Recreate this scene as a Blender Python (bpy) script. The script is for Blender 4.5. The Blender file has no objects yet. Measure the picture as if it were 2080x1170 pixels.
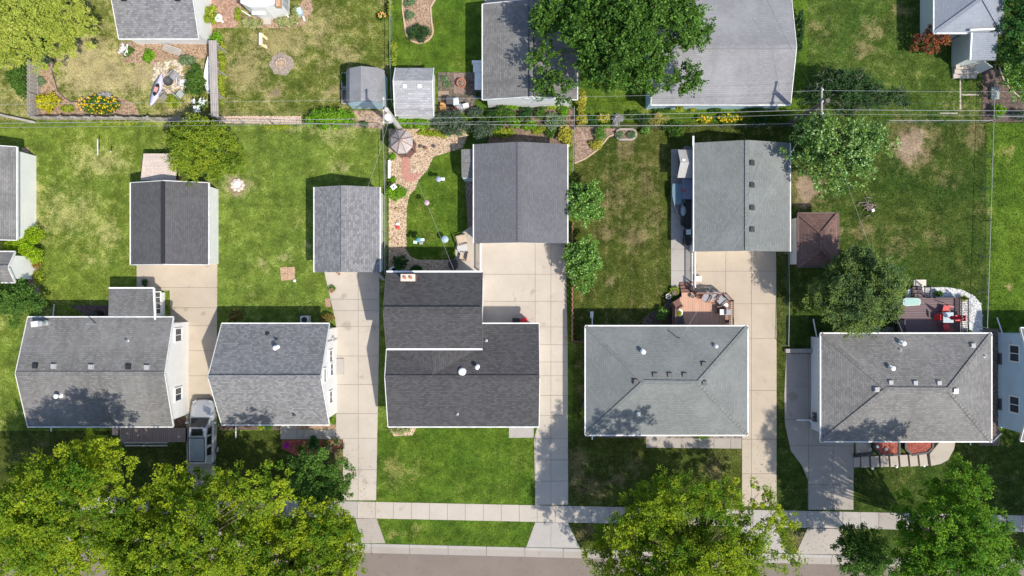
import bpy, math, random
import numpy as np
from mathutils import Vector
R = math.radians
sc = bpy.context.scene
col = sc.collection
# ---------------------------------------------------------------- camera, sky, sun, exposure
H, S, CX, CY = 54.0, 26.2, 1040.0, 585.0          # flight height (m), plan scale (units per m on the ground), plan origin
cam = bpy.data.objects.new('camera', bpy.data.cameras.new('camera'))
cam.location = (0, 0, H); cam.rotation_euler = (0, 0, 0)
cam.data.sensor_width = 36.0; cam.data.lens = 18.0 * H / (1040.0 / S); cam.data.clip_end = 2000
col.objects.link(cam); sc.camera = cam
SH = (-0.53, 0.43)                                # shadow offset per metre of height
EL = math.atan(1 / math.hypot(*SH)); AZ = math.atan2(-SH[0], -SH[1])
w = bpy.data.worlds.new('World'); sc.world = w; w.use_nodes = True
nt = w.node_tree; sky = nt.nodes.new('ShaderNodeTexSky'); sky.sky_type = 'NISHITA'; sky.sun_disc = False
sky.sun_elevation = EL; sky.sun_rotation = AZ
nt.nodes['Background'].inputs[1].default_value = 0.15
nt.links.new(sky.outputs[0], nt.nodes['Background'].inputs[0])
sl = bpy.data.lights.new('sun', 'SUN'); sl.energy = 3.9; sl.angle = R(0.9); sl.color = (1.0, 0.93, 0.82)
so = bpy.data.objects.new('sun', sl); so.location = (30, -25, 60)
so.rotation_euler = Vector((SH[0], SH[1], -1)).to_track_quat('-Z', 'Y').to_euler(); col.objects.link(so)
sc.view_settings.view_transform = 'Standard'; sc.view_settings.look = 'None'
sc.view_settings.exposure = 0.42; sc.view_settings.gamma = 1.0
sc.render.engine = 'CYCLES'
# ---------------------------------------------------------------- helpers
def G(px, py, z=0.0):
    k = (H - z) / (H * S); return ((px - CX) * k, (CY - py) * k, z)
def gx(px, z=0): return (px - CX) * (H - z) / (H * S)
def gy(py, z=0): return (CY - py) * (H - z) / (H * S)
ORG = {}
def V(*a): return np.array(a, float)
class MB:
    def __init__(s): s.v = []; s.f = []
    def add(s, vs, fs):
        b = len(s.v); s.v += [tuple(map(float, p)) for p in vs]; s.f += [tuple(b + i for i in f) for f in fs]; return s
    def box(s, x0, y0, z0, x1, y1, z1):
        x0, x1 = min(x0, x1), max(x0, x1); y0, y1 = min(y0, y1), max(y0, y1)
        return s.add([(x0,y0,z0),(x1,y0,z0),(x1,y1,z0),(x0,y1,z0),(x0,y0,z1),(x1,y0,z1),(x1,y1,z1),(x0,y1,z1)],
                     [(3,2,1,0),(4,5,6,7),(0,1,5,4),(1,2,6,5),(2,3,7,6),(3,0,4,7)])
    def ob(s, c, ux, uy, uz, sx, sy, sz):
        c, ux, uy, uz = map(lambda a: np.array(a, float), (c, ux, uy, uz)); vs = []
        for k in (-1, 1):
            for i, j in ((-1,-1),(1,-1),(1,1),(-1,1)): vs.append(c + ux*i*sx/2 + uy*j*sy/2 + uz*k*sz/2)
        return s.add(vs, [(3,2,1,0),(4,5,6,7),(0,1,5,4),(1,2,6,5),(2,3,7,6),(3,0,4,7)])
    def rb(s, x, y, z0, sx, sy, sz, a=0.0):
        c, n = math.cos(a), math.sin(a)
        return s.ob((x, y, z0 + sz/2), (c, n, 0), (-n, c, 0), (0, 0, 1), sx, sy, sz)
    def bar(s, p, q, wd, ht, up=(0,0,1)):
        p, q = np.array(p, float), np.array(q, float); d = q - p; L = np.linalg.norm(d)
        if L < 1e-6: return s
        d /= L; u = np.cross(up, d); n = np.linalg.norm(u)
        u = u / n if n > 1e-6 else np.array([1., 0, 0]); t = np.cross(d, u)
        return s.ob((p + q) / 2, d, u, t, L, wd, ht)
    def prism(s, poly, z0, z1):
        n = len(poly); a = sum(poly[i][0]*poly[(i+1)%n][1] - poly[(i+1)%n][0]*poly[i][1] for i in range(n))
        if a < 0: poly = poly[::-1]
        vs = [(p[0], p[1], z0) for p in poly] + [(p[0], p[1], z1) for p in poly]
        return s.add(vs, [tuple(range(n-1, -1, -1)), tuple(range(n, 2*n))] + [(i, (i+1)%n, n+(i+1)%n, n+i) for i in range(n)])
    def slab(s, top, th):
        n = len(top); vs = [tuple(p) for p in top] + [(p[0], p[1], p[2]-th) for p in top]
        a = sum(top[i][0]*top[(i+1)%n][1] - top[(i+1)%n][0]*top[i][1] for i in range(n))
        if a < 0: vs = [tuple(p) for p in top[::-1]] + [(p[0], p[1], p[2]-th) for p in top[::-1]]
        return s.add(vs, [tuple(range(n)), tuple(range(2*n-1, n-1, -1))] + [(n+i, n+(i+1)%n, (i+1)%n, i) for i in range(n)])
    def lathe(s, c, prof, n=16, sx=1.0, sy=1.0, a0=0.0):
        vs = []; fs = []; m = len(prof)
        for r, z in prof:
            for i in range(n):
                a = a0 + 2*math.pi*i/n; vs.append((c[0]+sx*r*math.cos(a), c[1]+sy*r*math.sin(a), c[2]+z))
        for j in range(m-1):
            for i in range(n): fs.append((j*n+i, j*n+(i+1)%n, (j+1)*n+(i+1)%n, (j+1)*n+i))
        fs.append(tuple(range(n-1, -1, -1))); fs.append(tuple((m-1)*n+i for i in range(n)))
        return s.add(vs, fs)
    def cyl(s, x, y, z0, z1, r, r1=None, n=14): return s.lathe((x, y, 0), [(r, z0), (r if r1 is None else r1, z1)], n)
    def tube(s, pts, rs, n=6):
        pts = [np.array(p, float) for p in pts]; m = len(pts)
        if not hasattr(rs, '__len__'): rs = [rs]*m
        vs = []; fs = []
        for k in range(m):
            d = pts[min(k+1, m-1)] - pts[max(k-1, 0)]; d /= (np.linalg.norm(d) + 1e-9)
            u = np.cross(d, (0, 0, 1) if abs(d[2]) < .9 else (1, 0, 0)); u /= np.linalg.norm(u); t = np.cross(d, u)
            for i in range(n):
                a = 2*math.pi*i/n; vs.append(pts[k] + rs[k]*(math.cos(a)*u + math.sin(a)*t))
        for k in range(m-1):
            for i in range(n): fs.append((k*n+i, (k+1)*n+i, (k+1)*n+(i+1)%n, k*n+(i+1)%n))
        fs.append(tuple(range(n))); fs.append(tuple((m-1)*n+i for i in range(n-1, -1, -1)))
        return s.add(vs, fs)
    def mesh(s, name, org=(0,0,0), uv=False, smooth=False):
        me = bpy.data.meshes.new(name); o = np.array(org, float)
        me.from_pydata([tuple(np.array(p)-o) for p in s.v], [], s.f)
        if uv:
            l = me.uv_layers.new(name='UVMap')
            for p in me.polygons:
                n = p.normal
                if abs(n.z) > .995: u, v = Vector((1,0,0)), Vector((0,1,0))
                else: u = Vector((0,0,1)).cross(n).normalized(); v = n.cross(u)
                for li in p.loop_indices:
                    c = me.vertices[me.loops[li].vertex_index].co + Vector(o); l.data[li].uv = (c.dot(u), c.dot(v))
        if smooth:
            me.polygons.foreach_set('use_smooth', [True]*len(me.polygons))
        return me
    def build(s, name, mat, parent=None, uv=False, smooth=False, label=None):
        if parent is None:
            a = np.array(s.v); org = ((a[:,0].min()+a[:,0].max())/2, (a[:,1].min()+a[:,1].max())/2, a[:,2].min())
        else: org = ORG[parent.name]
        me = s.mesh(name, org, uv, smooth); me.materials.append(mat)
        o = bpy.data.objects.new(name, me); col.objects.link(o)
        if parent is None: o.location = org
        else: o.parent = parent
        ORG[o.name] = org
        if label: o['label'] = label
        return o
def tag(o, label=None, cat=None, group=None, kind=None):
    if label: o['label'] = label
    if cat: o['category'] = cat
    if group: o['group'] = group
    if kind: o['kind'] = kind
    return o
def thing(name, label, cat, loc, group=None):
    o = bpy.data.objects.new(name, None); o.location = loc; o.empty_display_size = .3; col.objects.link(o)
    ORG[o.name] = tuple(loc); return tag(o, label, cat, group)
def struct(o): o['kind'] = 'structure'; return o
EXCL = []
def excl(poly): EXCL.append([(p[0], p[1]) for p in poly])
def exclr(x0, y0, x1, y1): EXCL.append([(x0,y0),(x1,y0),(x1,y1),(x0,y1)])
def inpoly(X, Y, poly):
    r = np.zeros(X.shape, bool); n = len(poly); j = n-1
    for i in range(n):
        xi, yi = poly[i]; xj, yj = poly[j]
        c = ((yi > Y) != (yj > Y)) & (X < (xj-xi)*(Y-yi)/((yj-yi) if yj != yi else 1e-9)+xi); r ^= c; j = i
    return r
def clip(poly, x0, y0, x1, y1):
    def cut(pl, f, g):
        out = []
        for i in range(len(pl)):
            a, b = pl[i-1], pl[i]; fa, fb = f(a), f(b)
            if fa*fb < 0: t = fa/(fa-fb); out.append((a[0]+t*(b[0]-a[0]), a[1]+t*(b[1]-a[1])))
            if fb >= 0: out.append(b)
        return out
    for f in (lambda p: p[0]-x0, lambda p: x1-p[0], lambda p: p[1]-y0, lambda p: y1-p[1]):
        poly = cut(poly, f, None)
        if len(poly) < 3: return []
    return poly
# ---------------------------------------------------------------- materials
MT = {}
def nodes(name):
    m = bpy.data.materials.new(name); m.use_nodes = True; t = m.node_tree; return m, t, t.nodes['Principled BSDF']
def N(t, kind, **kw):
    n = t.nodes.new('ShaderNode'+kind)
    for k, v in kw.items():
        if k in n.inputs: n.inputs[k].default_value = v
        else: setattr(n, k, v)
    return n
def c4(c): return (c[0], c[1], c[2], 1)
def mixc(t, f, a, b, mode='MIX'):
    n = t.nodes.new('ShaderNodeMix'); n.data_type = 'RGBA'; n.blend_type = mode
    for s_, v in ((0, f), (6, a), (7, b)):
        if hasattr(v, 'links') or hasattr(v, 'is_linked'): t.links.new(v, n.inputs[s_])
        else: n.inputs[s_].default_value = v if s_ == 0 else c4(v)
    return n.outputs[2]
def ramp(t, src, p0, p1, q0=0.0, q1=1.0):
    n = N(t, 'MapRange'); n.inputs[1].default_value = p0; n.inputs[2].default_value = p1; n.inputs[3].default_value = q0; n.inputs[4].default_value = q1
    t.links.new(src, n.inputs[0]); return n.outputs[0]
def pos(t): return N(t, 'NewGeometry').outputs['Position']
def noise(t, vec, scale, detail=4, rough=.6):
    n = N(t, 'TexNoise'); n.inputs['Scale'].default_value = scale; n.inputs['Detail'].default_value = detail; n.inputs['Roughness'].default_value = rough
    if vec is not None: t.links.new(vec, n.inputs['Vector'])
    return n.outputs[0]
def scalev(t, vec, sx, sy, sz):
    n = N(t, 'Mapping'); n.inputs['Scale'].default_value = (sx, sy, sz); t.links.new(vec, n.inputs[0]); return n.outputs[0]
def bump(t, b, h, strength, dist=.02):
    n = N(t, 'Bump'); n.inputs['Strength'].default_value = strength; n.inputs['Distance'].default_value = dist
    t.links.new(h, n.inputs['Height']); t.links.new(n.outputs[0], b.inputs['Normal'])
def math_(t, op, a, b):
    n = N(t, 'Math', operation=op)
    for i, v in enumerate((a, b)):
        if hasattr(v, 'is_linked'): t.links.new(v, n.inputs[i])
        else: n.inputs[i].default_value = v
    return n.outputs[0]
def plain(name, c, rough=.6, metal=0, var=.12, sc_=6.0):
    if name in MT: return MT[name]
    m, t, b = nodes(name); n = noise(t, pos(t), sc_, 5)
    f = ramp(t, n, .3, .7)
    t.links.new(mixc(t, f, [x*(1-var) for x in c], [min(1, x*(1+var)) for x in c]), b.inputs['Base Color'])
    b.inputs['Roughness'].default_value = rough; b.inputs['Metallic'].default_value = metal; MT[name] = m; return m
def shingle(name, c1, c2, mortar, streak=.25, moss=(.16,.16,.14), row=.142, wd=.24):
    m, t, b = nodes(name); uv = N(t, 'UVMap').outputs[0]
    br = N(t, 'TexBrick'); br.offset = .5; br.inputs['Scale'].default_value = 1; br.inputs['Mortar Size'].default_value = .011
    br.inputs['Mortar Smooth'].default_value = .3; br.inputs['Brick Width'].default_value = wd; br.inputs['Row Height'].default_value = row
    br.inputs['Color1'].default_value = c4(c1); br.inputs['Color2'].default_value = c4(c2); br.inputs['Mortar'].default_value = c4(mortar); br.inputs['Bias'].default_value = -.1
    wob = noise(t, uv, 1.5, 2); vm = N(t, 'VectorMath', operation='MULTIPLY_ADD'); t.links.new(N(t, 'CombineXYZ').outputs[0], vm.inputs[0])
    cx = N(t, 'CombineXYZ'); t.links.new(wob, cx.inputs[0]); t.links.new(wob, cx.inputs[1]); vm.inputs[1].default_value = (.05, .03, 0)
    t.links.new(cx.outputs[0], vm.inputs[0]); t.links.new(uv, vm.inputs[2]); t.links.new(vm.outputs[0], br.inputs['Vector'])
    g = noise(t, uv, 45, 3, .8); c = mixc(t, .55, br.outputs[0], mixc(t, 1.0, br.outputs[0], ramp(t, g, .2, .75), 'MULTIPLY'))
    st = noise(t, scalev(t, uv, 1.5, .16, 1), 1.0, 6, .7); bl = noise(t, uv, .35, 4)
    c = mixc(t, math_(t, 'MULTIPLY', ramp(t, st, .46, .68), streak*2.2), c, moss)
    c = mixc(t, math_(t, 'MULTIPLY', ramp(t, bl, .45, .75), streak), c, [min(1, x*1.45) for x in c1])
    t.links.new(c, b.inputs['Base Color']); b.inputs['Roughness'].default_value = .9; b.inputs['Specular IOR Level'].default_value = .2
    bump(t, b, math_(t, 'ADD', br.outputs[1], math_(t, 'MULTIPLY', g, -.6)), -.5, .02); MT[name] = m; return m
def concrete(name, c, stain=.3, dark=(.22,.19,.16)):
    m, t, b = nodes(name); p = pos(t); rnd = N(t, 'ObjectInfo').outputs['Random']
    a = noise(t, p, .55, 6, .65); f = noise(t, p, 14, 5, .7); s = noise(t, p, 1.7, 6, .75)
    base = mixc(t, ramp(t, a, .3, .7), [x*.88 for x in c], [min(1, x*1.06) for x in c])
    base = mixc(t, math_(t, 'MULTIPLY', ramp(t, f, .45, .8), .3), base, [x*.7 for x in c])
    base = mixc(t, math_(t, 'MULTIPLY', ramp(t, s, .56, .78), stain), base, dark)
    base = mixc(t, math_(t, 'MULTIPLY', rnd, .22), base, [x*.72 for x in c])
    wn = N(t, 'TexNoise'); wn.inputs['Scale'].default_value = 1.1; wn.inputs['Detail'].default_value = 4; t.links.new(p, wn.inputs['Vector']); va = N(t, 'VectorMath', operation='MULTIPLY_ADD'); va.inputs[1].default_value = (1.3, 1.3, 0); t.links.new(wn.outputs['Color'], va.inputs[0]); t.links.new(p, va.inputs[2])
    vo = N(t, 'TexVoronoi', feature='DISTANCE_TO_EDGE'); vo.inputs['Scale'].default_value = .23; t.links.new(va.outputs[0], vo.inputs['Vector'])
    ck = math_(t, 'MULTIPLY', ramp(t, vo.outputs['Distance'], .0, .009, 1, 0), ramp(t, noise(t, p, .21, 3), .57, .63))
    base = mixc(t, math_(t, 'MULTIPLY', ck, .6), base, dark)
    oi = noise(t, p, .9, 2, .3); base = mixc(t, math_(t, 'MULTIPLY', ramp(t, oi, .68, .76), .45*stain+.15), base, [x*.5 for x in dark])
    t.links.new(base, b.inputs['Base Color']); b.inputs['Roughness'].default_value = .88; bump(t, b, f, .25, .01); MT[name] = m; return m
def siding(name, c, pitch=.18):
    m, t, b = nodes(name); uv = N(t, 'UVMap').outputs[0]; w_ = N(t, 'TexWave', wave_type='BANDS', bands_direction='Y', wave_profile='SAW')
    w_.inputs['Scale'].default_value = 1/pitch/ (2*math.pi) * 2*math.pi * .159 * 2; t.links.new(uv, w_.inputs[0])
    n = noise(t, uv, 1.2, 5); cc = mixc(t, ramp(t, n, .35, .75), c, [x*.9 for x in c])
    cc = mixc(t, ramp(t, w_.outputs[1], .86, 1.0), cc, [x*.72 for x in c])
    t.links.new(cc, b.inputs['Base Color']); b.inputs['Roughness'].default_value = .55; bump(t, b, w_.outputs[1], .4, .02); MT[name] = m; return m
def wood(name, c, ax=0, rough=.75, var=.3):
    if name in MT: return MT[name]
    m, t, b = nodes(name); p = pos(t); rnd = N(t, 'ObjectInfo').outputs['Random']
    s = (1.2, 22, 22) if ax == 0 else (22, 1.2, 22)
    g = noise(t, scalev(t, p, *s), 1, 5, .65); l = noise(t, p, 1.1, 4)
    cc = mixc(t, ramp(t, g, .3, .7), [x*(1-var) for x in c], [min(1, x*(1+var)) for x in c])
    cc = mixc(t, math_(t, 'MULTIPLY', ramp(t, l, .4, .7), .35), cc, [x*.7 for x in c])
    cc = mixc(t, math_(t, 'MULTIPLY', rnd, .35), cc, [x*.62 for x in c])
    t.links.new(cc, b.inputs['Base Color']); b.inputs['Roughness'].default_value = rough; bump(t, b, g, .3, .01); MT[name] = m; return m
def speckle(name, cols, scale=18, rough=.95, bs=.8):
    m, t, b = nodes(name); p = pos(t); v = N(t, 'TexVoronoi'); v.inputs['Scale'].default_value = scale; t.links.new(p, v.inputs['Vector'])
    sp = N(t, 'SeparateColor'); t.links.new(v.outputs['Color'], sp.inputs[0])
    c = mixc(t, ramp(t, sp.outputs[0], .2, .8), cols[0], cols[1]); c = mixc(t, ramp(t, sp.outputs[1], .6, .7), c, cols[2])
    n = noise(t, p, 1.3, 5); c = mixc(t, math_(t, 'MULTIPLY', ramp(t, n, .45, .7), .5), c, [x*.6 for x in cols[0]])
    t.links.new(c, b.inputs['Base Color']); b.inputs['Roughness'].default_value = rough; bump(t, b, v.outputs['Distance'], -bs, .03); MT[name] = m; return m
def leafm(name, ca, cb, trans=.28, cc=None):
    m, t, b = nodes(name); at = N(t, 'Attribute', attribute_name='tint'); ri = N(t, 'NewGeometry').outputs['Random Per Island']
    c = mixc(t, at.outputs['Fac'], ca, cb)
    if cc: c = mixc(t, ramp(t, ri, .78, .86), c, cc)
    hv = N(t, 'HueSaturation'); t.links.new(c, hv.inputs['Color']); t.links.new(math_(t, 'MULTIPLY_ADD', ri, .5), hv.inputs['Value'])
    hv.inputs['Value'].default_value = 1
    n_ = hv.inputs['Value'].links[0].from_node; n_.inputs[2].default_value = .75
    h2 = N(t, 'Math', operation='MULTIPLY_ADD'); t.links.new(N(t, 'NewGeometry').outputs['Random Per Island'], h2.inputs[0]); h2.inputs[1].default_value = .03; h2.inputs[2].default_value = .485
    t.links.new(h2.outputs[0], hv.inputs['Hue'])
    t.links.new(hv.outputs[0], b.inputs['Base Color']); b.inputs['Roughness'].default_value = .6; b.inputs['Specular IOR Level'].default_value = .15
    tr = N(t, 'BsdfTranslucent'); t.links.new(hv.outputs[0], tr.inputs[0]); mx = N(t, 'MixShader'); mx.inputs[0].default_value = trans
    t.links.new(b.outputs[0], mx.inputs[1]); t.links.new(tr.outputs[0], mx.inputs[2])
    t.links.new(mx.outputs[0], t.nodes['Material Output'].inputs[0]); MT[name] = m; return m
def grassm(name, ca, cb, dry, dryamt=.3, stripe=None):
    m, t, b = nodes(name); p = pos(t); at = N(t, 'Attribute', attribute_name='mask'); sp = N(t, 'SeparateColor'); t.links.new(at.outputs['Color'], sp.inputs[0])
    big = noise(t, p, .32, 5, .65); mid = noise(t, p, 1.6, 6, .7); fine = noise(t, p, 9, 5, .75); ff = noise(t, p, 30, 3, .8)
    c = mixc(t, ramp(t, math_(t, 'ADD', big, math_(t, 'MULTIPLY', mid, .5)), .55, .95), ca, cb)
    d = math_(t, 'ADD', math_(t, 'MULTIPLY', mid, .75), math_(t, 'MULTIPLY', fine, .55))
    d = math_(t, 'ADD', d, math_(t, 'MULTIPLY', big, .35))
    d = math_(t, 'ADD', d, math_(t, 'MULTIPLY', sp.outputs[0], .42))
    if stripe:
        wv = N(t, 'TexWave', wave_type='BANDS', bands_direction=stripe); wv.inputs['Scale'].default_value = .32; wv.inputs['Distortion'].default_value = .6; wv.inputs['Detail Scale'].default_value = .5; t.links.new(p, wv.inputs[0])
        d = math_(t, 'ADD', d, math_(t, 'MULTIPLY', ramp(t, wv.outputs[1], .8, 1), .08))
    dm = ramp(t, d, 1.0 - dryamt*.4, 1.22 - dryamt*.4)
    c = mixc(t, math_(t, 'MULTIPLY', dm, .85), c, dry)
    c = mixc(t, ramp(t, math_(t, 'ADD', sp.outputs[1], math_(t, 'MULTIPLY', mid, .6)), .72, .95), c, (.33, .25, .17))
    c = mixc(t, 1.0, c, ramp(t, fine, .3, .7, .5, 1.4), 'MULTIPLY')
    c = mixc(t, 1.0, c, ramp(t, ff, .3, .7, .65, 1.3), 'MULTIPLY')
    c = mixc(t, 1.0, c, ramp(t, noise(t, p, .8, 5, .7), .34, .66, .62, 1.25), 'MULTIPLY')
    t.links.new(c, b.inputs['Base Color']); b.inputs['Roughness'].default_value = .95; b.inputs['Specular IOR Level'].default_value = .1
    bump(t, b, math_(t, 'ADD', fine, ff), .8, .06); MT[name] = m; return m
white = plain('white_paint', (.8,.8,.79), .45, var=.04); black = plain('black_plastic', (.02,.02,.022), .5); dkgrey = plain('dark_grey', (.07,.07,.075), .55)
grey = plain('grey_metal', (.42,.43,.44), .45, .3); galv = plain('galvanised', (.5,.51,.52), .45, .4); red = plain('red_plastic', (.62,.03,.035), .45)
glass = plain('window_glass', (.05,.06,.075), .06, var=.3, sc_=1.5); tan = plain('tan_cushion', (.5,.4,.3), .85); brownw = wood('brown_wood', (.16,.08,.06))
terr = plain('terracotta', (.42,.15,.08), .8); ltgrey = plain('light_grey', (.62,.62,.62), .6); blue = plain('pale_blue', (.42,.6,.72), .6)
conc_w = concrete('concrete_warm', (.46,.41,.35), .34); conc_t = concrete('concrete_tan', (.43,.365,.285), .4); conc_g = concrete('concrete_grey', (.38,.355,.325), .45)
conc_o = concrete('concrete_old', (.34,.305,.27), .55); asph_l = concrete('apron_old', (.36,.32,.28), .5)
joint = plain('joint_dirt', (.22,.185,.145), .95, var=.4); soil = speckle('soil', [(.12,.08,.055),(.2,.14,.1),(.28,.2,.15)], 14)
mulch = speckle('mulch_tan', [(.34,.23,.15),(.45,.32,.22),(.2,.13,.08)], 14); mulch_r = speckle('mulch_red', [(.3,.07,.05),(.42,.12,.08),(.16,.045,.035)], 16)
mulch_b = speckle('mulch_brown', [(.11,.075,.06),(.18,.12,.1),(.06,.045,.04)], 14); rockm = speckle('gravel_grey', [(.2,.16,.13),(.34,.28,.23),(.12,.1,.085)], 11)
pebm = speckle('gravel_tan', [(.45,.34,.23),(.6,.48,.35),(.3,.2,.13)], 9); whitem = speckle('gravel_white', [(.62,.62,.61),(.75,.75,.74),(.45,.45,.44)], 10)
# ---------------------------------------------------------------- ground
PATCH = [  # x, y, rx, ry, dry, bare
 (200,150,60,40,.9,.1),(160,110,50,40,.7,0),(290,150,30,30,.9,.55),(360,115,40,25,1,.6),(345,170,30,30,.6,.3),(120,90,20,50,.9,.4),
 (560,85,60,25,.8,0),(500,140,40,40,.7,0),(555,190,14,15,1,.75),(674,190,10,14,1,.5),(640,60,40,40,.5,0),(700,110,30,20,.6,0),
 (1850,295,42,48,1,.8),(1890,270,25,20,.8,.3),(1830,20,14,8,1,.5),(1770,60,30,20,.7,.2),(1755,100,25,14,.8,.2),(1980,275,18,20,1,.35),(1640,385,32,42,1,.85),(1665,350,20,25,.8,.3),
 (2048,312,14,10,1,.6),(1765,472,20,13,.6,.3),(1710,320,20,35,.9,.7),(2055,590,12,10,1,.6),(1712,473,6,4,1,.5),
 (1250,400,30,60,.4,.0),(1310,370,20,40,.45,0),(1290,480,20,20,.9,.1),(1230,470,12,12,.9,.2),(1270,300,20,20,.8,0),(1240,575,8,8,1,.5),(1330,440,20,30,.35,0),
 (120,430,90,60,.5,0),(200,330,60,30,.6,0),(330,330,20,40,.3,0),(220,480,30,40,.5,0),(170,420,12,14,.8,.2),(70,400,6,70,.9,.4),
 (480,378,32,22,.9,.75),(465,365,14,10,.9,.6),(530,535,12,10,.9,.4),(580,525,10,10,.8,.3),(680,270,40,20,.6,0),(690,340,14,10,.9,.2),(730,255,55,14,.6,.2),(600,260,60,8,.6,.2),(620,500,8,6,.8,.2),
 (1250,975,15,12,1,.5),(1170,950,20,40,.9,.1),(1200,990,30,20,.8,0),(1450,950,20,30,.6,0),(1290,940,20,20,.6,0),
 (800,960,26,40,.7,.05),(840,960,24,20,.5,0),(800,1090,16,10,.8,.2),(840,1075,20,10,.6,0),(690,940,14,40,1,.15),(680,930,20,20,.8,.1),(80,950,40,40,.6,0),
 (1190,1080,20,14,.8,.2),(1620,1090,16,20,.9,.2),(870,480,12,10,.6,.2),(890,380,30,30,.3,0),(905,490,10,8,.6,.2),(1745,470,25,14,.6,.2),(1700,960,20,20,.3,0)]
PW = [(gx(p[0]), gy(p[1]), p[2]/S, p[3]/S, p[4], p[5]) for p in PATCH]
_rg = np.random.default_rng(5)
for _k in range(220):                              # faint worn and faded patches scattered over all the yards
    PW.append((_rg.uniform(-42, 42), _rg.uniform(-18, 26), _rg.uniform(.3, 1.6), _rg.uniform(.3, 1.4), _rg.uniform(.1, .42), 0))
def masks(X, Y):
    d = np.zeros(X.shape); b = np.zeros(X.shape); X, Y = X+.22*np.sin(3.1*Y+1.7*np.sin(2.3*X))+.12*np.sin(7.7*Y+4.1*X), Y+.22*np.sin(2.9*X+1.3*np.sin(2.7*Y))+.12*np.sin(8.3*X-3.7*Y)
    for x, y, rx, ry, dr, ba in PW:
        f = np.exp(-(((X-x)/rx)**2 + ((Y-y)/ry)**2)*.9); d = np.maximum(d, f*dr); b = np.maximum(b, f*ba)
    return d, b
g_yel = grassm('grass_yellow', (.14,.18,.03), (.24,.27,.05), (.46,.39,.2), .55); g_olive = grassm('grass_olive', (.09,.13,.02), (.17,.2,.035), (.36,.31,.14), .42)
g_lush = grassm('grass_lush', (.065,.135,.014), (.12,.19,.02), (.27,.25,.08), .15); g_mid = grassm('grass_mid', (.11,.175,.028), (.19,.26,.04), (.36,.36,.14), .26)
g_deep = grassm('grass_deep', (.036,.076,.012), (.08,.115,.02), (.2,.17,.075), .26); g_dry = grassm('grass_dry', (.05,.08,.013), (.1,.12,.022), (.22,.185,.085), .32, 'X')
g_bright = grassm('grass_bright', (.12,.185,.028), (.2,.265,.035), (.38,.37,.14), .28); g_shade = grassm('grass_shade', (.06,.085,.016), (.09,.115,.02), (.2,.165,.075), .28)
g_top = grassm('grass_top', (.05,.1,.016), (.1,.15,.026), (.24,.21,.09), .28)
def kerby(px): return 1104 + (px-745)*.0245
LOTS = [((-200,-150,431,246),g_yel),((431,-150,788,252),g_olive),((788,-150,1175,252),g_lush),((1175,-150,1640,250),g_lush),((1640,-150,2013,250),g_top),((2013,-150,2290,250),g_deep),
 ((-200,246,441,875),g_bright),((441,252,786,875),g_mid),((786,252,1164,875),g_lush),((1164,250,1590,875),g_dry),((1590,250,2004,875),g_deep),((2004,250,2290,875),g_lush),
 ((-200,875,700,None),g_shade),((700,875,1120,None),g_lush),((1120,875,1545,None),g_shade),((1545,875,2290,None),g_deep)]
def setmask(me, X, Y):
    d, b = masks(X, Y); a = me.color_attributes.new('mask', 'FLOAT_COLOR', 'POINT')
    c = np.stack([d, b, np.zeros_like(d), np.ones_like(d)], 1).astype(np.float32); a.data.foreach_set('color', c.ravel())
big = MB(); big.add([(-500,-500,-.16),(500,-500,-.16),(500,500,-.16),(-500,500,-.16)], [(0,1,2,3)])
struct(big.build('ground', g_olive))
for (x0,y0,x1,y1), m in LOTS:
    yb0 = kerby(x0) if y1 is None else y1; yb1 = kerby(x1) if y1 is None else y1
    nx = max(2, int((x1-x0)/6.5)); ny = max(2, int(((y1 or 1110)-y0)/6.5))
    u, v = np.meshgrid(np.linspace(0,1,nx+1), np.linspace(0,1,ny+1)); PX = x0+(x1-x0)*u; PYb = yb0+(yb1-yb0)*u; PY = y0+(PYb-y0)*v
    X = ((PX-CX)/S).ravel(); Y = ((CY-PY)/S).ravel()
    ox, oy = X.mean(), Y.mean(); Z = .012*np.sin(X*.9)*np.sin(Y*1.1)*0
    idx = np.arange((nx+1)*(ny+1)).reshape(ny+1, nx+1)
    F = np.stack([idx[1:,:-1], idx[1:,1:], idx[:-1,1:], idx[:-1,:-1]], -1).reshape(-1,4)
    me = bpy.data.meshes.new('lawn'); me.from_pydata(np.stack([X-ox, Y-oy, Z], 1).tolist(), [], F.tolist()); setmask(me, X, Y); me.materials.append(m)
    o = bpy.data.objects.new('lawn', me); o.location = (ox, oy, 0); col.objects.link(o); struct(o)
# street, kerb
def kl(px, d=0): return G(px, kerby(px)+d)
st = MB(); st.prism([kl(-400,19)[:2], kl(2500,19)[:2], kl(2500,270)[:2], kl(-400,270)[:2]], -.3, -.1); ro = struct(st.build('street', None or concrete('asphalt', (.19,.155,.13), .6, (.085,.075,.07))))
kb = MB(); kb.prism([kl(-400,-.5)[:2], kl(2500,-.5)[:2], kl(2500,20)[:2], kl(-400,20)[:2]], -.3, -.115); kerb = struct(kb.build('kerb', joint))
x = -260
while x < 2340:
    x1 = x+78; a, b_ = x+.5, x1-.5
    MB().prism([kl(a,0)[:2], kl(b_,0)[:2], kl(b_,6)[:2], kl(a,6)[:2]], -.14, .035).build('kerb_stone', conc_g, kerb)
    MB().prism([kl(a,6)[:2], kl(b_,6)[:2], kl(b_,20)[:2], kl(a,20)[:2]], -.14, -.085).build('gutter_slab', conc_o, kerb)
    x = x1
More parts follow.
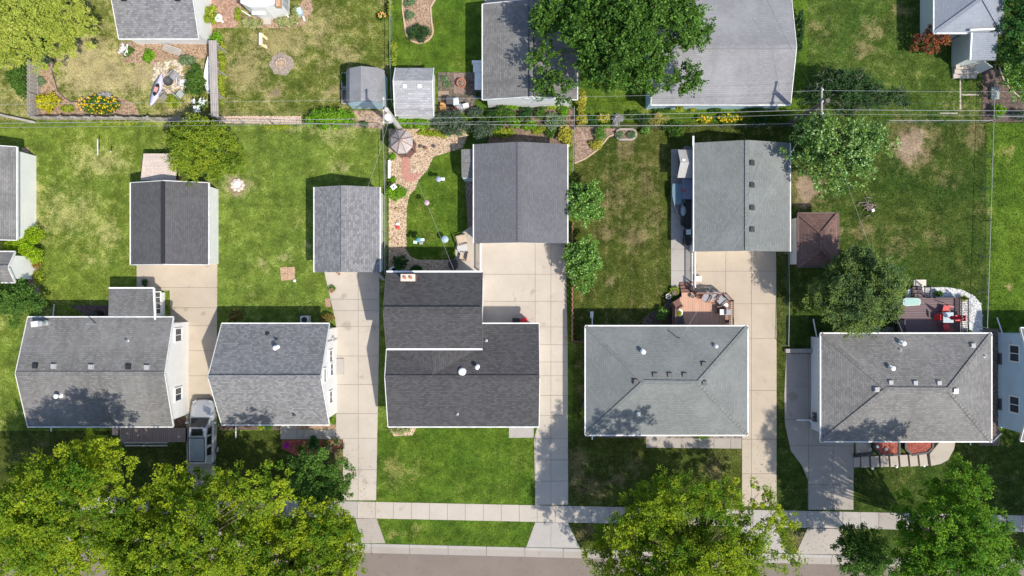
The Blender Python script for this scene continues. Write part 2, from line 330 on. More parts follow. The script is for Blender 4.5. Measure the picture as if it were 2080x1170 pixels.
# pavement and driveways: bed sheet + slabs with recessed joints
rs = random.Random(4)
def paving(name, poly, xc, yc, mat, top=.035, gap=.024, ex=True):
    P = [G(*p)[:2] for p in poly]; sh = MB(); sh.prism(P, -.05, .006); base = struct(sh.build(name, joint))
    if ex: excl(P)
    xs = [min(p[0] for p in P)-1] + sorted(gx(c) for c in xc) + [max(p[0] for p in P)+1]; ys = [min(p[1] for p in P)-1] + sorted(gy(c) for c in yc) + [max(p[1] for p in P)+1]
    for i in range(len(xs)-1):
        for j in range(len(ys)-1):
            q = clip(P, xs[i]+gap/2, ys[j]+gap/2, xs[i+1]-gap/2, ys[j+1]-gap/2)
            r_ = []
            for pt in q:
                if not r_ or math.hypot(pt[0]-r_[-1][0], pt[1]-r_[-1][1]) > .01: r_.append(pt)
            if len(r_) > 2 and math.hypot(r_[0][0]-r_[-1][0], r_[0][1]-r_[-1][1]) < .01: r_.pop()
            if len(r_) < 3: continue
            MB().prism(r_, -.04, top + rs.uniform(-.006, .006)).build('slab', mat, base)
    return base
def sy(px, d=0): return 1018 + (px-700)*.021 + d*(1+.0002*(px-700)/33)
sw = MB(); sw.prism([G(px, sy(px, d))[:2] for px, d in ((-400,0),(2500,0),(2500,33.5),(-400,33.5))], -.05, .006); swb = struct(sw.build('pavement', joint))
x = -223.0
EXCL.append([G(-300, sy(-300))[:2], G(2400, sy(2400))[:2], G(2400, sy(2400, 33.5))[:2], G(-300, sy(-300, 33.5))[:2]])
while x < 2320:
    a, b_ = x+.5, x+36.2; MB().prism([G(a,sy(a))[:2], G(b_,sy(b_))[:2], G(b_,sy(b_,33.5))[:2], G(a,sy(a,33.5))[:2]], -.04, .034+rs.uniform(-.006,.006)).build('slab', conc_w if 700 < x < 1170 else conc_g if rs.random() < .6 else conc_o, swb); x += 36.5
paving('driveway', [(278,532),(442,532),(441,663),(437,1005),(380,1005),(377,663),(348,663),(345,590),(278,590)], [], [584,625,661,712,763,830,890,950], conc_t)
paving('driveway', [(658,548),(771,548),(770,700),(767,860),(764,1016),(697,1016),(697,892),(683,892),(683,663),(679,640)], [728], [608,631,663,723,781,840,890,954], conc_w)
paving('driveway', [(978,470),(1146,470),(1150,560),(1153,700),(1154,1025),(1087,1025),(1085,890),(1092,866),(1092,700),(1060,655),(978,655)], [1087,1119], [557,612,664,700,735,763,803,844,891,934,977], conc_w)
paving('driveway', [(1410,500),(1576,500),(1577,700),(1577,1028),(1507,1028),(1507,884),(1490,860),(1490,660),(1410,660)], [1474,1526], [551,617,687,793,892,962], conc_t)
paving('side_slab', [(1363,303),(1408.5,303),(1408.5,592),(1363,592)], [], [360,430,506,550], conc_g)
paving('driveway', [(1597,718),(1654,718),(1651,868),(1668,880),(1734,880),(1733,1035),(1641,1035),(1641,975),(1628,945),(1606,915),(1594,860),(1593,800)], [1642,1692], [784,852,905,984], conc_o)
for P_, xc_, m_ in (([(722,1053),(765,1053),(783,1103),(735,1103)], [], asph_l), ([(1087,1061),(1153,1061),(1178,1113),(1069,1111)], [1119], conc_g), ([(1640,1073),(1712,1074),(1719,1126),(1616,1125)], [], asph_l), ([(385,1047),(437,1048),(455,1096),(365,1094)], [], asph_l), ([(1508,1068),(1575,1069),(1598,1123),(1490,1121)], [1540], conc_g)):
    paving('driveway_apron', P_, xc_, [], m_)
for P_, xc_, yc_, m_ in (([(570,862),(603,862),(603,873),(682,873),(682,892),(570,892)], [603,655], [872], conc_g), ([(1034,862),(1084,862),(1084,889),(1034,889)], [], [], conc_g),
    ([(1312,880),(1353,880),(1353,890),(1506,890),(1506,911),(1312,909)], [1353,1385,1418,1450,1484], [], conc_o), ([(683,728),(699,728),(699,760),(683,760)], [], [], conc_g)):
    paving('front_walk' if m_ is not conc_g or P_[0][0] != 683 else 'door_step', P_, xc_, yc_, m_, top=.035 if P_[0][0] != 683 else .16)
# round patio behind the dark house
pp = [(983,470)]+[(975+50*math.cos(a), 509+52*math.sin(a)) for a in [R(-100-8*i) for i in range(12)]]+[(924,556),(983,556)]
paving('patio', [(963,458)]+[(972-47*math.sin(R(t)), 507-49*math.cos(R(t))) for t in (10,25,40,55,70,85,95)]+[(926,556),(979,556),(979,480)], [], [], conc_w)
def bed(name, poly, mat, top=.03, ex=True):
    P = [G(*p)[:2] for p in poly]
    if ex: excl(P)
    return struct(MB().prism(P, -.05, top).build(name, mat)), P
def edging(poly, closed, mat, wd=.1, ht=.1, name='bed_edging', label=None, piece=None):
    P = [G(*p) for p in poly]; P = P + [P[0]] if closed else P
    m = MB()
    for a, b_ in zip(P[:-1], P[1:]): m.bar((a[0],a[1],ht/2), (b_[0],b_[1],ht/2), wd, ht)
    o = m.build(name, mat)
    return tag(o, label, 'edging')
def arc(cx, cy, rx, ry, a0, a1, n=12): return [(cx+rx*math.cos(R(a0+(a1-a0)*i/n)), cy+ry*math.sin(R(a0+(a1-a0)*i/n))) for i in range(n+1)]
bed('mulch_bed', [(60,60),(150,40),(122,72),(110,100),(108,150),(118,185),(145,207),(180,196),(215,192),(250,200),(275,212),(285,236),(80,236)], mulch)
tag(edging([(122,72),(113,90),(109,120),(108,150),(118,185),(132,199),(145,207),(158,207)], False, dkgrey, .06, .08), 'thin dark edging curving along the mulch bed inside the picket fence', 'edging')
bed('mulch_bed', [(245,85),(425,85),(425,118),(372,122),(340,118),(320,135),(300,128),(255,128),(240,105)], mulch)
bed('mulch_bed', [(428,0),(490,-40),(490,40),(478,56),(432,58),(430,95),(425,70)], mulch_b if False else speckle('soil_pink', [(.36,.22,.16),(.46,.3,.23),(.28,.17,.12)], 8))
bed('mulch_bed', [(490,33),(600,33),(614,0),(630,-30),(636,20),(620,50),(585,58),(495,56)], mulch)
o_, isl = bed('island_bed', [(818,-60),(818,20),(824,60)]+arc(852,62,27,25,170,0,10)+[(876,45),(874,15),(886,-5),(905,-60)], mulch)
edging([(818,-60),(818,20),(823,55)]+arc(852,62,28,26,170,0,14)+[(877,45),(875,15),(887,-5),(906,-60)], False, plain('edge_tan', (.5,.36,.24), .9), .12, .12, label='tan block edging round the peninsula garden bed')
bed('vegetable_bed', [(890,147),(965,147),(965,230),(890,230)], speckle('veg_soil', [(.075,.065,.05),(.13,.11,.085),(.19,.15,.11)], 10), ex=True)
bed('mulch_bed', [(445,236),(612,236),(612,252),(445,250)], pebm); bed('mulch_bed', [(712,225),(775,225),(782,262),(715,258)], speckle('soil_tan', [(.36,.25,.17),(.45,.33,.24),(.2,.14,.1)], 7))
bed('mulch_bed', [(1005,220),(1165,220),(1165,292),(990,292)], soil)
bed('mulch_bed', [(1167,258),(1210,258),(1265,262),(1240,275),(1215,305),(1190,322),(1167,332)], speckle('soil_mid', [(.27,.19,.14),(.36,.26,.2),(.18,.12,.09)], 9))
edging([(1167,332),(1190,322),(1212,306),(1225,292),(1236,278),(1262,268)], False, plain('edge_tan2', (.45,.33,.23), .9), .12, .1, label='tan edging curving round the bare soil bed by the chain fence')
bed('mulch_bed', [(1175,225),(1190,215),(1600,215),(1600,249),(1175,250)], soil, ex=False) if False else None
bed('mulch_bed', [(1995,140),(2030,140),(2042,170),(2060,190),(2085,210),(2200,230),(2200,248),(1995,248)], mulch_b)
edging([(2028,137),(2036,160),(2046,176),(2062,192),(2084,210),(2130,225)], False, plain('edge_tan3', (.42,.34,.26), .9), .1, .12, label='thin tan edging curving through the brown bed at the right edge')
bed('mulch_bed', [(775,266),(790,266),(790,531),(775,531)], g_lush) if False else None
GRAV = [(790,262),(940,262),(950,275),(940,300),(905,311),(880,318),(868,345),(850,365),(843,385),(832,395),(826,420),(825,505),(832,520),(850,528),(924,528),(924,556),(790,556)]
o_, gravP = bed('gravel_bed', GRAV, pebm)
bed('gravel_bed', [(946,366),(966,366),(966,400),(946,400)], rockm); bed('side_path', [(947,400),(966,400),(966,462),(950,462)], plain('paver_brown', (.2,.14,.12), .9, var=.3))
bed('mulch_bed', [(603,862),(684,862),(684,872),(603,872)], mulch); bed('mulch_bed', [(572,893),(696,893),(696,905),(684,912),(668,922),(640,930),(600,925),(572,910)], mulch_r)
bed('mulch_bed', [(788,862),(850,862),(838,884),(800,886)], pebm); bed('mulch_bed', [(445,862),(570,862),(570,873),(445,873)], mulch_b)
bed('gravel_bed', [(1353,878),(1508,878),(1508,890),(1353,890)], rockm, .02); bed('mulch_bed', [(1190,878),(1312,878),(1312,890),(1190,888)], mulch_b)
bed('mulch_bed', [(1305,648),(1320,636),(1345,625),(1364,600),(1364,664),(1305,664)], mulch_b); bed('gravel_bed', [(1990,668),(2032,668),(2030,905),(1990,905)], speckle('gravel_brown', [(.14,.11,.085),(.24,.19,.15),(.09,.07,.055)], 9))
bed('gravel_bed', [(1800,664),(1830,664),(1830,690),(1770,690)], rockm)
o_, wrP = bed('gravel_bed', [(1838,590),(1855,585),(1920,583),(1955,589),(1978,601),(1992,617),(1995,640),(1994,690),(1838,690)], whitem, .025)
bed('mulch_bed', [(352,848),(377,846),(377,866),(352,868)], speckle('brick_chips', [(.18,.1,.07),(.26,.16,.12),(.1,.06,.045)], 12)); bed('mulch_bed', [(140,620),(222,620),(222,650),(190,650)], mulch_b)
bed('mulch_bed', [(44,300),(60,300),(60,470),(44,470)], mulch); bed('mulch_bed', [(58,510),(80,510),(82,600),(58,600)], mulch)
def pebbles(name, P, n, size, cols, seed, z=.03, label=None):
    rng = np.random.default_rng(seed); a = np.array(P); X = rng.uniform(a[:,0].min(), a[:,0].max(), n*3); Y = rng.uniform(a[:,1].min(), a[:,1].max(), n*3)
    k = inpoly(X, Y, P)
    X, Y = X[k][:n], Y[k][:n]; n = len(X)
    o8 = np.array([(1,0,0),(0,1,0),(-1,0,0),(0,-1,0),(0,0,1),(0,0,-.6)], float); r = rng.uniform(.5, 1.4, n)*size; an = rng.uniform(0, 6.28, n); el = rng.uniform(.6, 1, n)
    vx = o8[None,:,0]*r[:,None]*np.cos(an)[:,None] - o8[None,:,1]*(r*el)[:,None]*np.sin(an)[:,None] + X[:,None] + rng.normal(0, size*.12, (n,6))
    vy = o8[None,:,0]*r[:,None]*np.sin(an)[:,None] + o8[None,:,1]*(r*el)[:,None]*np.cos(an)[:,None] + Y[:,None]
    vz = o8[None,:,2]*(r*.6)[:,None] + z + np.zeros((n,6)); VV = np.stack([vx, vy, vz], -1).reshape(-1,3)
    t = np.array([(0,1,4),(1,2,4),(2,3,4),(3,0,4),(1,0,5),(2,1,5),(3,2,5),(0,3,5)]); F = (t[None]+6*np.arange(n)[:,None,None]).reshape(-1,3)
    c = VV.mean(0); c[2] = 0; me = bpy.data.meshes.new(name); me.from_pydata((VV-c).tolist(), [], F.tolist())
    m, tt, b = nodes(name+'_stone'); ri = N(tt, 'NewGeometry').outputs['Random Per Island']; cc = mixc(tt, ri, cols[0], cols[1]); cc = mixc(tt, ramp(tt, math_(tt, 'FRACT', math_(tt, 'MULTIPLY', ri, 7.3), 0), .7, .8), cc, cols[2])
    tt.links.new(cc, b.inputs['Base Color']); b.inputs['Roughness'].default_value = .85; me.materials.append(m)
    o = bpy.data.objects.new(name, me); o.location = c; col.objects.link(o); tag(o, label, 'gravel', None, 'stuff')
pebbles('pebbles', gravP, 9000, .06, [(.42,.31,.21),(.66,.54,.4),(.25,.16,.1)], 3, label='tan river pebbles filling the bed behind the dark house')
pebbles('white_pebbles', wrP, 4500, .06, [(.6,.6,.59),(.78,.78,.77),(.42,.42,.41)], 4, label='white stones round the purple brown deck')
pebbles('grey_pebbles', [G(*p)[:2] for p in [(1990,668),(2032,668),(2030,905),(1990,905)]], 3500, .055, [(.13,.1,.08),(.3,.24,.19),(.07,.055,.045)], 5, label='brown gravel between the grey hip roof house and the blue house')
pebbles('flat_stones', [G(*p)[:2] for p in [(315,128),(372,120),(375,190),(340,200),(310,160)]], 260, .16, [(.5,.42,.33),(.62,.55,.46),(.4,.32,.25)], 6, .0, label='pale flat stones scattered by the fire bowl')
pebbles('pale_pebbles', [G(*p)[:2] for p in [(445,236),(612,236),(612,252),(445,250)]], 1800, .05, [(.5,.38,.3),(.66,.55,.45),(.36,.26,.2)], 7, label='pale pink pebbles along the rear fence beside the hedge')
# herringbone brick path from the gazebo
bp, _ = bed('brick_path', [(816,306),(834,306),(834,352),(856,352),(849,365),(840,368),(822,368),(816,352)], joint, .035, False)
brm = plain('path_brick', (.45,.22,.17), .85, var=.25, sc_=9); bm_ = MB(); bm_.box(-.1,-.048,-.03,.1,.048,.03); bme = bm_.mesh('brick'); bme.materials.append(brm)
PB = [G(*p)[:2] for p in [(816,306),(834,306),(834,352),(856,352),(849,365),(840,368),(822,368),(816,352)]]; ox_, oy_, oz_ = ORG[bp.name]
for j in range(24):
    for i in range(8):
        x, y = gx(815)+.11+.21*i+(.1 if j % 2 else 0), gy(369)+.06+.104*j
        if inpoly(np.array([x]), np.array([y]), PB)[0]:
            o = bpy.data.objects.new('brick', bme); o.location = (x-ox_, y-oy_, .045+rs.uniform(-.005,.006)-oz_); o.rotation_euler = (0,0,rs.uniform(-.04,.04)); o.parent = bp; col.objects.link(o)
# ---------------------------------------------------------------- buildings
sh_grey = shingle('shingle_grey', (.2,.195,.19), (.3,.295,.285), (.11,.108,.105), .42, (.12,.118,.115)); sh_mot = shingle('shingle_mottled', (.2,.2,.21), (.36,.36,.37), (.15,.15,.155), .16, (.2,.2,.2), wd=.22, row=.15)
sh_char = shingle('shingle_charcoal', (.078,.076,.08), (.125,.122,.127), (.045,.045,.047), .14, (.075,.075,.075), wd=.27); sh_dark = shingle('shingle_slate', (.16,.16,.175), (.205,.205,.22), (.11,.11,.12), .15, (.11,.11,.12))
sh_coal = shingle('shingle_coal', (.11,.108,.113), (.15,.148,.153), (.075,.075,.08), .18, (.1,.1,.1)); sh_green = shingle('shingle_green_grey', (.22,.235,.23), (.28,.295,.285), (.14,.15,.145), .3, (.16,.17,.165))
sh_old = shingle('shingle_weathered', (.21,.205,.2), (.32,.312,.304), (.12,.118,.115), .3, (.14,.138,.135)); sh_lt = shingle('shingle_pale', (.3,.3,.31), (.36,.36,.37), (.22,.22,.23), .3, (.2,.2,.205))
sh_blue = shingle('shingle_blue_grey', (.31,.34,.39), (.36,.39,.44), (.23,.25,.29), .15, (.2,.22,.25)); sh_brown = shingle('shingle_brown', (.2,.12,.1), (.28,.17,.145), (.09,.055,.045), .15, (.12,.08,.07), wd=.4, row=.22)
sh_tan = shingle('shingle_tan', (.56,.49,.46), (.68,.61,.58), (.42,.36,.34), .2, (.22,.18,.16)); sh_white = shingle('shingle_silver', (.42,.42,.43), (.58,.58,.59), (.25,.25,.26), .12, (.3,.3,.31), wd=.35, row=.17)
si_w = siding('siding_white', (.84,.84,.83)); si_b = siding('siding_blue', (.5,.64,.76), .2); si_lb = siding('siding_sky', (.45,.63,.74), .2); si_g = siding('siding_pale', (.62,.65,.64)); si_gw = siding('siding_grey_white', (.6,.65,.72))
brickw = plain('house_brick', (.2,.11,.085), .9, var=.35, sc_=14)
gutw = plain('gutter_white', (.66,.66,.64), .5, var=.18, sc_=2.5); vgrey = plain('vent_grey', (.34,.34,.35), .6)
class Roof:
    def __init__(s, root, zf): s.root = root; s.zf = zf
    def at(s, px, py):
        z = 3.0
        for _ in range(8): x, y = gx(px, z), gy(py, z); z = s.zf(x, y)
        return x, y, z
    def box_vents(s, pts, mat, a=0):
        for px, py in pts:
            x, y, z = s.at(px, py); m = MB(); m.rb(x, y, z-.12, .38, .36, .2, a); m.rb(x, y+.02, z+.08, .3, .3, .09, a); m.build('roof_vent', mat, s.root)
    def pipes(s, pts, mat, r=.055, h=.4, cap=False):
        for px, py in pts:
            x, y, z = s.at(px, py); m = MB(); m.lathe((x, y, z-.1), [(r*2.2, 0), (r*1.8, .12), (r, .16), (r, h)], 12)
            if cap: m.lathe((x, y, z+h-.14), [(r, 0), (r*1.7, .03), (r*1.7, .1), (r*.6, .17)], 14)
            else: m.lathe((x, y, z+h-.1), [(r*.75, 0), (r*.75, .004)], 10)
            o = m.build('vent_pipe', mat, s.root, smooth=False)
            if not cap: MB().lathe((x, y, z+h-.098), [(r*.7, 0), (r*.7, .008)], 10).build('pipe_opening', black, o)
def trims(root, edges, mat, wd=.085, ht=.13, dz=-.05, name='gutter'):
    for p, q in edges:
        MB().bar((p[0],p[1],p[2]+dz), (q[0],q[1],q[2]+dz), wd, ht).build(name, mat, root)
def ridge_caps(root, p, q, mat, wd=.3):
    p, q = np.array(p, float), np.array(q, float); L = np.linalg.norm(q-p); n = max(2, int(L/.3)); m = MB()
    for i in range(n):
        a, b_ = p+(q-p)*i/n, p+(q-p)*(i+1.08)/n; m.bar(a+(0,0,.012), b_+(0,0,.035), wd, .03)
    m.build('ridge_cap', mat, root, uv=True)
def gable(name, label, cat, L, Rr, T, B, rd, ax, ze, zr, rm, wm, oh=.35, rk=.12, th=.14, group=None, gut='both', gm=None, zb=0.0, rcap=True, gedge=True):
    gm = gm or gutw
    if ax == 'x':
        x0, x1, y0, y1, yr = gx(L,ze), gx(Rr,ze), gy(B,ze), gy(T,ze), gy(rd,zr)
        P = lambda u, v, z: (u, v, z); a0, a1, b0, b1, br = x0, x1, y0, y1, yr
    else:
        x0, x1, y0, y1, xr = gx(L,ze), gx(Rr,ze), gy(B,ze), gy(T,ze), gx(rd,zr)
        P = lambda u, v, z: (v, u, z); a0, a1, b0, b1, br = y0, y1, x0, x1, xr
    root = thing(name, label, cat, ((x0+x1)/2, (y0+y1)/2, 0), group); exclr(x0+oh*.5, y0+oh*.5, x1-oh*.5, y1-oh*.5)
    rf = MB(); rf.slab([P(a0,b0,ze),P(a1,b0,ze),P(a1,br,zr),P(a0,br,zr)], th); rf.slab([P(a0,br,zr),P(a1,br,zr),P(a1,b1,ze),P(a0,b1,ze)], th); r_ = rf.build('roof', rm, root, uv=True)
    s0, s1 = (zr-ze)/(br-b0), (zr-ze)/(b1-br); wl = MB()
    w0, w1 = b0+oh, b1-oh; zt0, zt1, ztr = ze+s0*oh-th-.02, ze+s1*oh-th-.02, zr-th-.02
    pr = [(w0,zb),(w1,zb),(w1,zt1),(br,ztr),(w0,zt0)]; u0, u1 = a0+rk, a1-rk; n = 5
    vs = [P(u0,b_,z) for b_, z in pr]+[P(u1,b_,z) for b_, z in pr]
    fs = [(0,1,2,3,4),(9,8,7,6,5)]+[(i,5+i,5+(i+1)%5,(i+1)%5) for i in range(5)]
    if ax == 'x': fs = [f[::-1] for f in fs]
    wl.add(vs, fs); wl.build('wall', wm, root, uv=True)
    if gut:
        trims(root, [(P(a0,b0-.05,ze),P(a1,b0-.05,ze)), (P(a0,b1+.05,ze),P(a1,b1+.05,ze))], gm)
        for a_ in (a0, a1) if gedge else ():
            for b_ in (b0, b1): MB().bar(P(a_,b_,ze-.06), P(a_,br,zr-.06), .05, .17).build('fascia', gm, root)
    if rcap: ridge_caps(root, P(a0+.05,br,zr), P(a1-.05,br,zr), rm)
    def zf(x, y):
        v = y if ax == 'x' else x
        return ze + (s0*(v-b0) if v < br else s1*(b1-v))
    r = Roof(root, zf); r.u0, r.u1, r.w0, r.w1, r.box = u0, u1, w0, w1, (x0,y0,x1,y1); return r
def hip(name, label, cat, L, Rr, T, B, r0, r1, ze, zr, rm, wm, oh=.4, th=.14, gm=None, group=None):
    gm = gm or gutw
    x0, x1, y0, y1 = gx(L,ze), gx(Rr,ze), gy(B,ze), gy(T,ze); a, b_ = G(*r0, zr), G(*r1, zr)
    root = thing(name, label, cat, ((x0+x1)/2, (y0+y1)/2, 0), group); exclr(x0+oh*.6, y0+oh*.6, x1-oh*.6, y1-oh*.6)
    c = [(x0,y0,ze),(x1,y0,ze),(x1,y1,ze),(x0,y1,ze)]; rf = MB()
    if abs(a[0]-b_[0]) > abs(a[1]-b_[1]):
        for q in ([c[0],c[1],b_,a],[c[1],c[2],b_],[c[2],c[3],a,b_],[c[3],c[0],a]): rf.slab(q, th)
        hips = [(c[0],a),(c[3],a),(c[1],b_),(c[2],b_)]
    else:     # a upper (north), b lower
        for q in ([c[0],c[1],b_],[c[1],c[2],a,b_],[c[2],c[3],a],[c[3],c[0],b_,a]): rf.slab(q, th)
        hips = [(c[0],b_),(c[1],b_),(c[2],a),(c[3],a)]
    rf.build('roof', rm, root, uv=True); MB().box(x0+oh, y0+oh, 0, x1-oh, y1-oh, ze-.1).build('wall', wm, root, uv=True)
    MB().box(x0+.06, y0+.06, ze-.2, x1-.06, y1-.06, ze-th-.005).build('soffit', gm, root)
    trims(root, [((x0-.05,y0-.05,ze),(x1+.05,y0-.05,ze)),((x0-.05,y1+.05,ze),(x1+.05,y1+.05,ze)),((x0-.05,y0,ze),(x0-.05,y1,ze)),((x1+.05,y0,ze),(x1+.05,y1,ze))], gm, .095)
    for p, q in hips: ridge_caps(root, np.array(p)+(0,0,.0), q, rm, .26)
    ridge_caps(root, a, b_, rm, .28)
    sl_ = [(y0,1),(y1,-1),(x0,2),(x1,-2)]; cx_, cy_ = (a[0]+b_[0])/2, (a[1]+b_[1])/2
    def zf(x, y):
        h = zr-ze; ex = a[0]-x0 if abs(a[0]-b_[0]) > abs(a[1]-b_[1]) else cx_-x0
        ey = cy_-y0 if abs(a[0]-b_[0]) > abs(a[1]-b_[1]) else b_[1]-y0
        return ze + h*min(1, (y-y0)/ey, (y1-y)/ey, (x-x0)/ex, (x1-x)/ex)
    r = Roof(root, zf); r.box = (x0,y0,x1,y1); r.w = (x0+oh,y0+oh,x1-oh,y1-oh); return r
def window(root, c, w_, h_, ax, fm=white, slider=True):
    nv = {'+x':(1,0,0),'-x':(-1,0,0),'+y':(0,1,0),'-y':(0,-1,0)}[ax]; n = V(*nv); u = np.cross((0,0,1), n); c = V(*c); z = V(0,0,1)
    m = MB(); t = .09
    for s_ in (-1,1): m.ob(c+u*s_*(w_/2+t/2)+n*.03, u, z, n, t, h_+2*t, .1); m.ob(c+z*s_*(h_/2+t/2)+n*.032, u, z, n, w_, t, .1)
    f = m.build('window', fm, root)
    if slider:
        for s_ in (-1,1): MB().ob(c+u*s_*w_/4+n*.018, u, z, n, w_/2-.02, h_, .02).build('pane', glass, f)
        MB().ob(c+n*.035, u, z, n, .05, h_, .03).build('mullion', fm, f)
    else: MB().ob(c+n*.018, u, z, n, w_, h_, .02).build('pane', glass, f)
def spout(root, a, b_, z=.06, r=.05): MB().tube([G(*a, z), G(*b_, z)], r, 6).build('downspout_extension', white, root)
# --- front row houses
h1 = gable('house', 'grey gabled house with white east wall beside the parked silver car', 'house', 56, 352, 645, 866, 759, 'x', 2.7, 3.97, sh_grey, si_w, oh=.45)
h1.box_vents([(72,743),(261,745)], black); h1.box_vents([(110,744),(186,745),(299,746)], vgrey); h1.pipes([(259,692),(130,836)], grey, .07); h1.pipes([(123,803)], white, .1, .6, True)
x, y, z = h1.at(97, 656); m = MB(); m.lathe((x,y,z-.2), [(.22,0),(.2,.5),(.16,.55),(.16,1.0)], 14); m.build('flue', galv, h1.root); m = MB(); m.rb(x-.55, y-.05, z+.1, .5, .4, .55, .15); m.build('flue_cap', ltgrey, h1.root)
wx = h1.u1; window(h1.root, (wx, gy(680,1.6), 1.75), .9, 1.0, '+x'); window(h1.root, (wx, gy(800,1.6), 1.75), .9, 1.0, '+x')
za, zb_ = 1.95, 2.72; m = MB(); q = [G(221,585,za), G(312,585,za), G(315,650,zb_+.05), G(220,650,zb_+.05)]; m.slab(q, .12); m.build('wing_roof', sh_grey, h1.root, uv=True)
m = MB(); m.add([(q[0][0]+.3,q[0][1]-.35,0),(q[1][0]-.12,q[1][1]-.35,0),(q[1][0]-.12,q[2][1]-.6,0),(q[0][0]+.3,q[2][1]-.6,0),(q[0][0]+.3,q[0][1]-.35,1.93),(q[1][0]-.12,q[1][1]-.35,1.93),(q[1][0]-.12,q[2][1]-.6,2.7),(q[0][0]+.3,q[2][1]-.6,2.7)], [(0,1,2,3),(7,6,5,4),(4,5,1,0),(5,6,2,1),(6,7,3,2),(7,4,0,3)]); m.build('wing_wall', si_w, h1.root, uv=True)
trims(h1.root, [(q[0], q[1]), (q[1], q[2])], white, .12, .13)
for wy_ in (604,627): window(h1.root, (q[1][0]-.12, gy(wy_,1.2), 1.25), .75, .9, '+x')
exclr(q[0][0], q[2][1], q[1][0], q[0][1]); spout(h1.root, (110,618), (107,652)); spout(h1.root, (104,862), (104,876)); spout(h1.root, (312,650), (330,660))
MB().bar(h1.at(195,658), np.array(h1.at(195,658))+(0,.05,1.1), .06, .06, (0,1,0)).build('service_mast', grey, h1.root)
h2 = gable('house', 'steep house with mottled blue grey shingles and three east wall windows', 'house', 450, 669, 658, 862, 766, 'x', 2.7, 5.0, sh_mot, si_w, oh=.4)
h2.pipes([(543,679)], black, .09, .25); h2.pipes([(562,690),(598,842)], dkgrey, .07, .4); h2.pipes([(563,706)], white, .1, .5, True)
for wy_, zz, hh in ((723,1.9,.9),(750,1.7,.9),(806,1.9,.9),(762,3.6,.9)): window(h2.root, (h2.u1, gy(wy_,zz), zz), .8 if zz < 3 else .9, hh if zz < 3 else .6, '+x', slider=zz<3)
spout(h2.root, (479,862), (479,890)); m = MB(); p = G(680,690,0); m.tube([(h2.u1+.06,gy(688,0),.2),(h2.u1+.06,gy(688,0),3.1)], .035, 6); m.rb(h2.u1+.1, gy(686), 1.3, .14, .3, .4); m.build('electric_meter', grey, h2.root)
h3 = gable('house', 'charcoal shingled split level house with raised rear wing and brick chimney', 'house', 788, 1095, 658, 866, 766, 'x', 2.7, 4.0, sh_char, si_w, oh=.4)
h3.pipes([(988,692),(929,841)], ltgrey, .055, .35); h3.pipes([(970,745)], white, .09, .55, True); x, y, z = h3.at(939,755); MB().lathe((x,y,z-.05), [(.3,0),(.27,.1),(.27,.2),(.2,.27)], 18).build('roof_vent', white, h3.root)
ze, zr = 4.6, 5.9; X0, X1, Y0, Y1, YR = gx(785,ze), gx(980,ze), gy(708,ze), gy(553,ze), gy(630,zr)
m = MB(); m.slab([(X0,Y0,ze),(X1,Y0,ze),(X1,YR,zr),(X0,YR,zr)], .14); m.slab([(X0,YR,zr),(X1,YR,zr),(X1,Y1,ze),(X0,Y1,ze)], .14); m.build('upper_roof', sh_char, h3.root, uv=True)
m = MB(); pr = [(Y0+.35,0),(Y1-.35,0),(Y1-.35,ze-.02),(YR,zr-.16),(Y0+.35,ze-.02)]; m.add([(X0+.12,a,b) for a,b in pr]+[(X1-.12,a,b) for a,b in pr], [(4,3,2,1,0),(5,6,7,8,9)]+[((i+1)%5,5+(i+1)%5,5+i,i) for i in range(5)]); m.build('upper_wall', si_w, h3.root, uv=True)
trims(h3.root, [((X0,Y0-.05,ze),(X1,Y0-.05,ze)),((X0,Y1+.05,ze),(X1,Y1+.05,ze))], white, .12); ridge_caps(h3.root, (X0+.05,YR,zr), (X1-.05,YR,zr), sh_char, .5); exclr(X0+.2,Y0,X1-.2,Y1-.3)
for xx in (X0, X1):
    for yy in (Y0, Y1): MB().bar((xx,yy,ze-.06),(xx,YR,zr-.06),.05,.16).build('fascia', dkgrey, h3.root)
m = MB(); A, B_, C_, D_ = G(880,762,3.97), G(880,700,3.97), G(984,700,3.25), G(784,700,3.25); m.add([A,B_,C_,D_], [(0,2,1),(0,1,3),(1,2,3)]); m.build('cross_gable', sh_char, h3.root, uv=True)
x, y = gx(829,6), gy(564,6); chm = MB(); chm.box(x-.44,y-.2,3.2,x+.44,y+.2,6.0); ch = chm.build('chimney', brickw, h3.root); m = MB(); m.box(x-.5,y-.25,6.0,x+.5,y+.25,6.1); m.build('chimney_cap', plain('cap_stone', (.6,.5,.42), .9), ch)
for d in (-.2,.2): MB().cyl(x+d, y, 6.1, 6.28, .1, .1, 12).build('flue', terr, ch)
h4 = hip('house', 'green grey hip roofed house with pink cedar deck behind it', 'house', 1190, 1518, 663, 883, (1307,776), (1418,777), 2.7, 4.2, sh_green, si_w)
h4.box_vents([(1330,762),(1360,762),(1390,762),(1291,775),(1430,778),(1429,740)], dkgrey); h4.pipes([(1305,714)], white, .1, .5, True); h4.pipes([(1453,703),(1296,839)], ltgrey, .08, .35, True)
MB().tube([h4.at(1375,685), np.array(h4.at(1375,685))+(0,0,1.0)], .04, 6).build('service_mast', dkgrey, h4.root); spout(h4.root, (1203,636), (1203,664)); spout(h4.root, (1203,880), (1203,893)); MB().rb(gx(1202), gy(639), .0, .25, .5, .06).build('splash_block', ltgrey, h4.root)
h5 = hip('house', 'weathered grey hip roofed house with purple brown deck behind it', 'house', 1668, 2013, 678, 896, (1800,790), (1925,791), 2.7, 4.2, sh_old, si_gw)
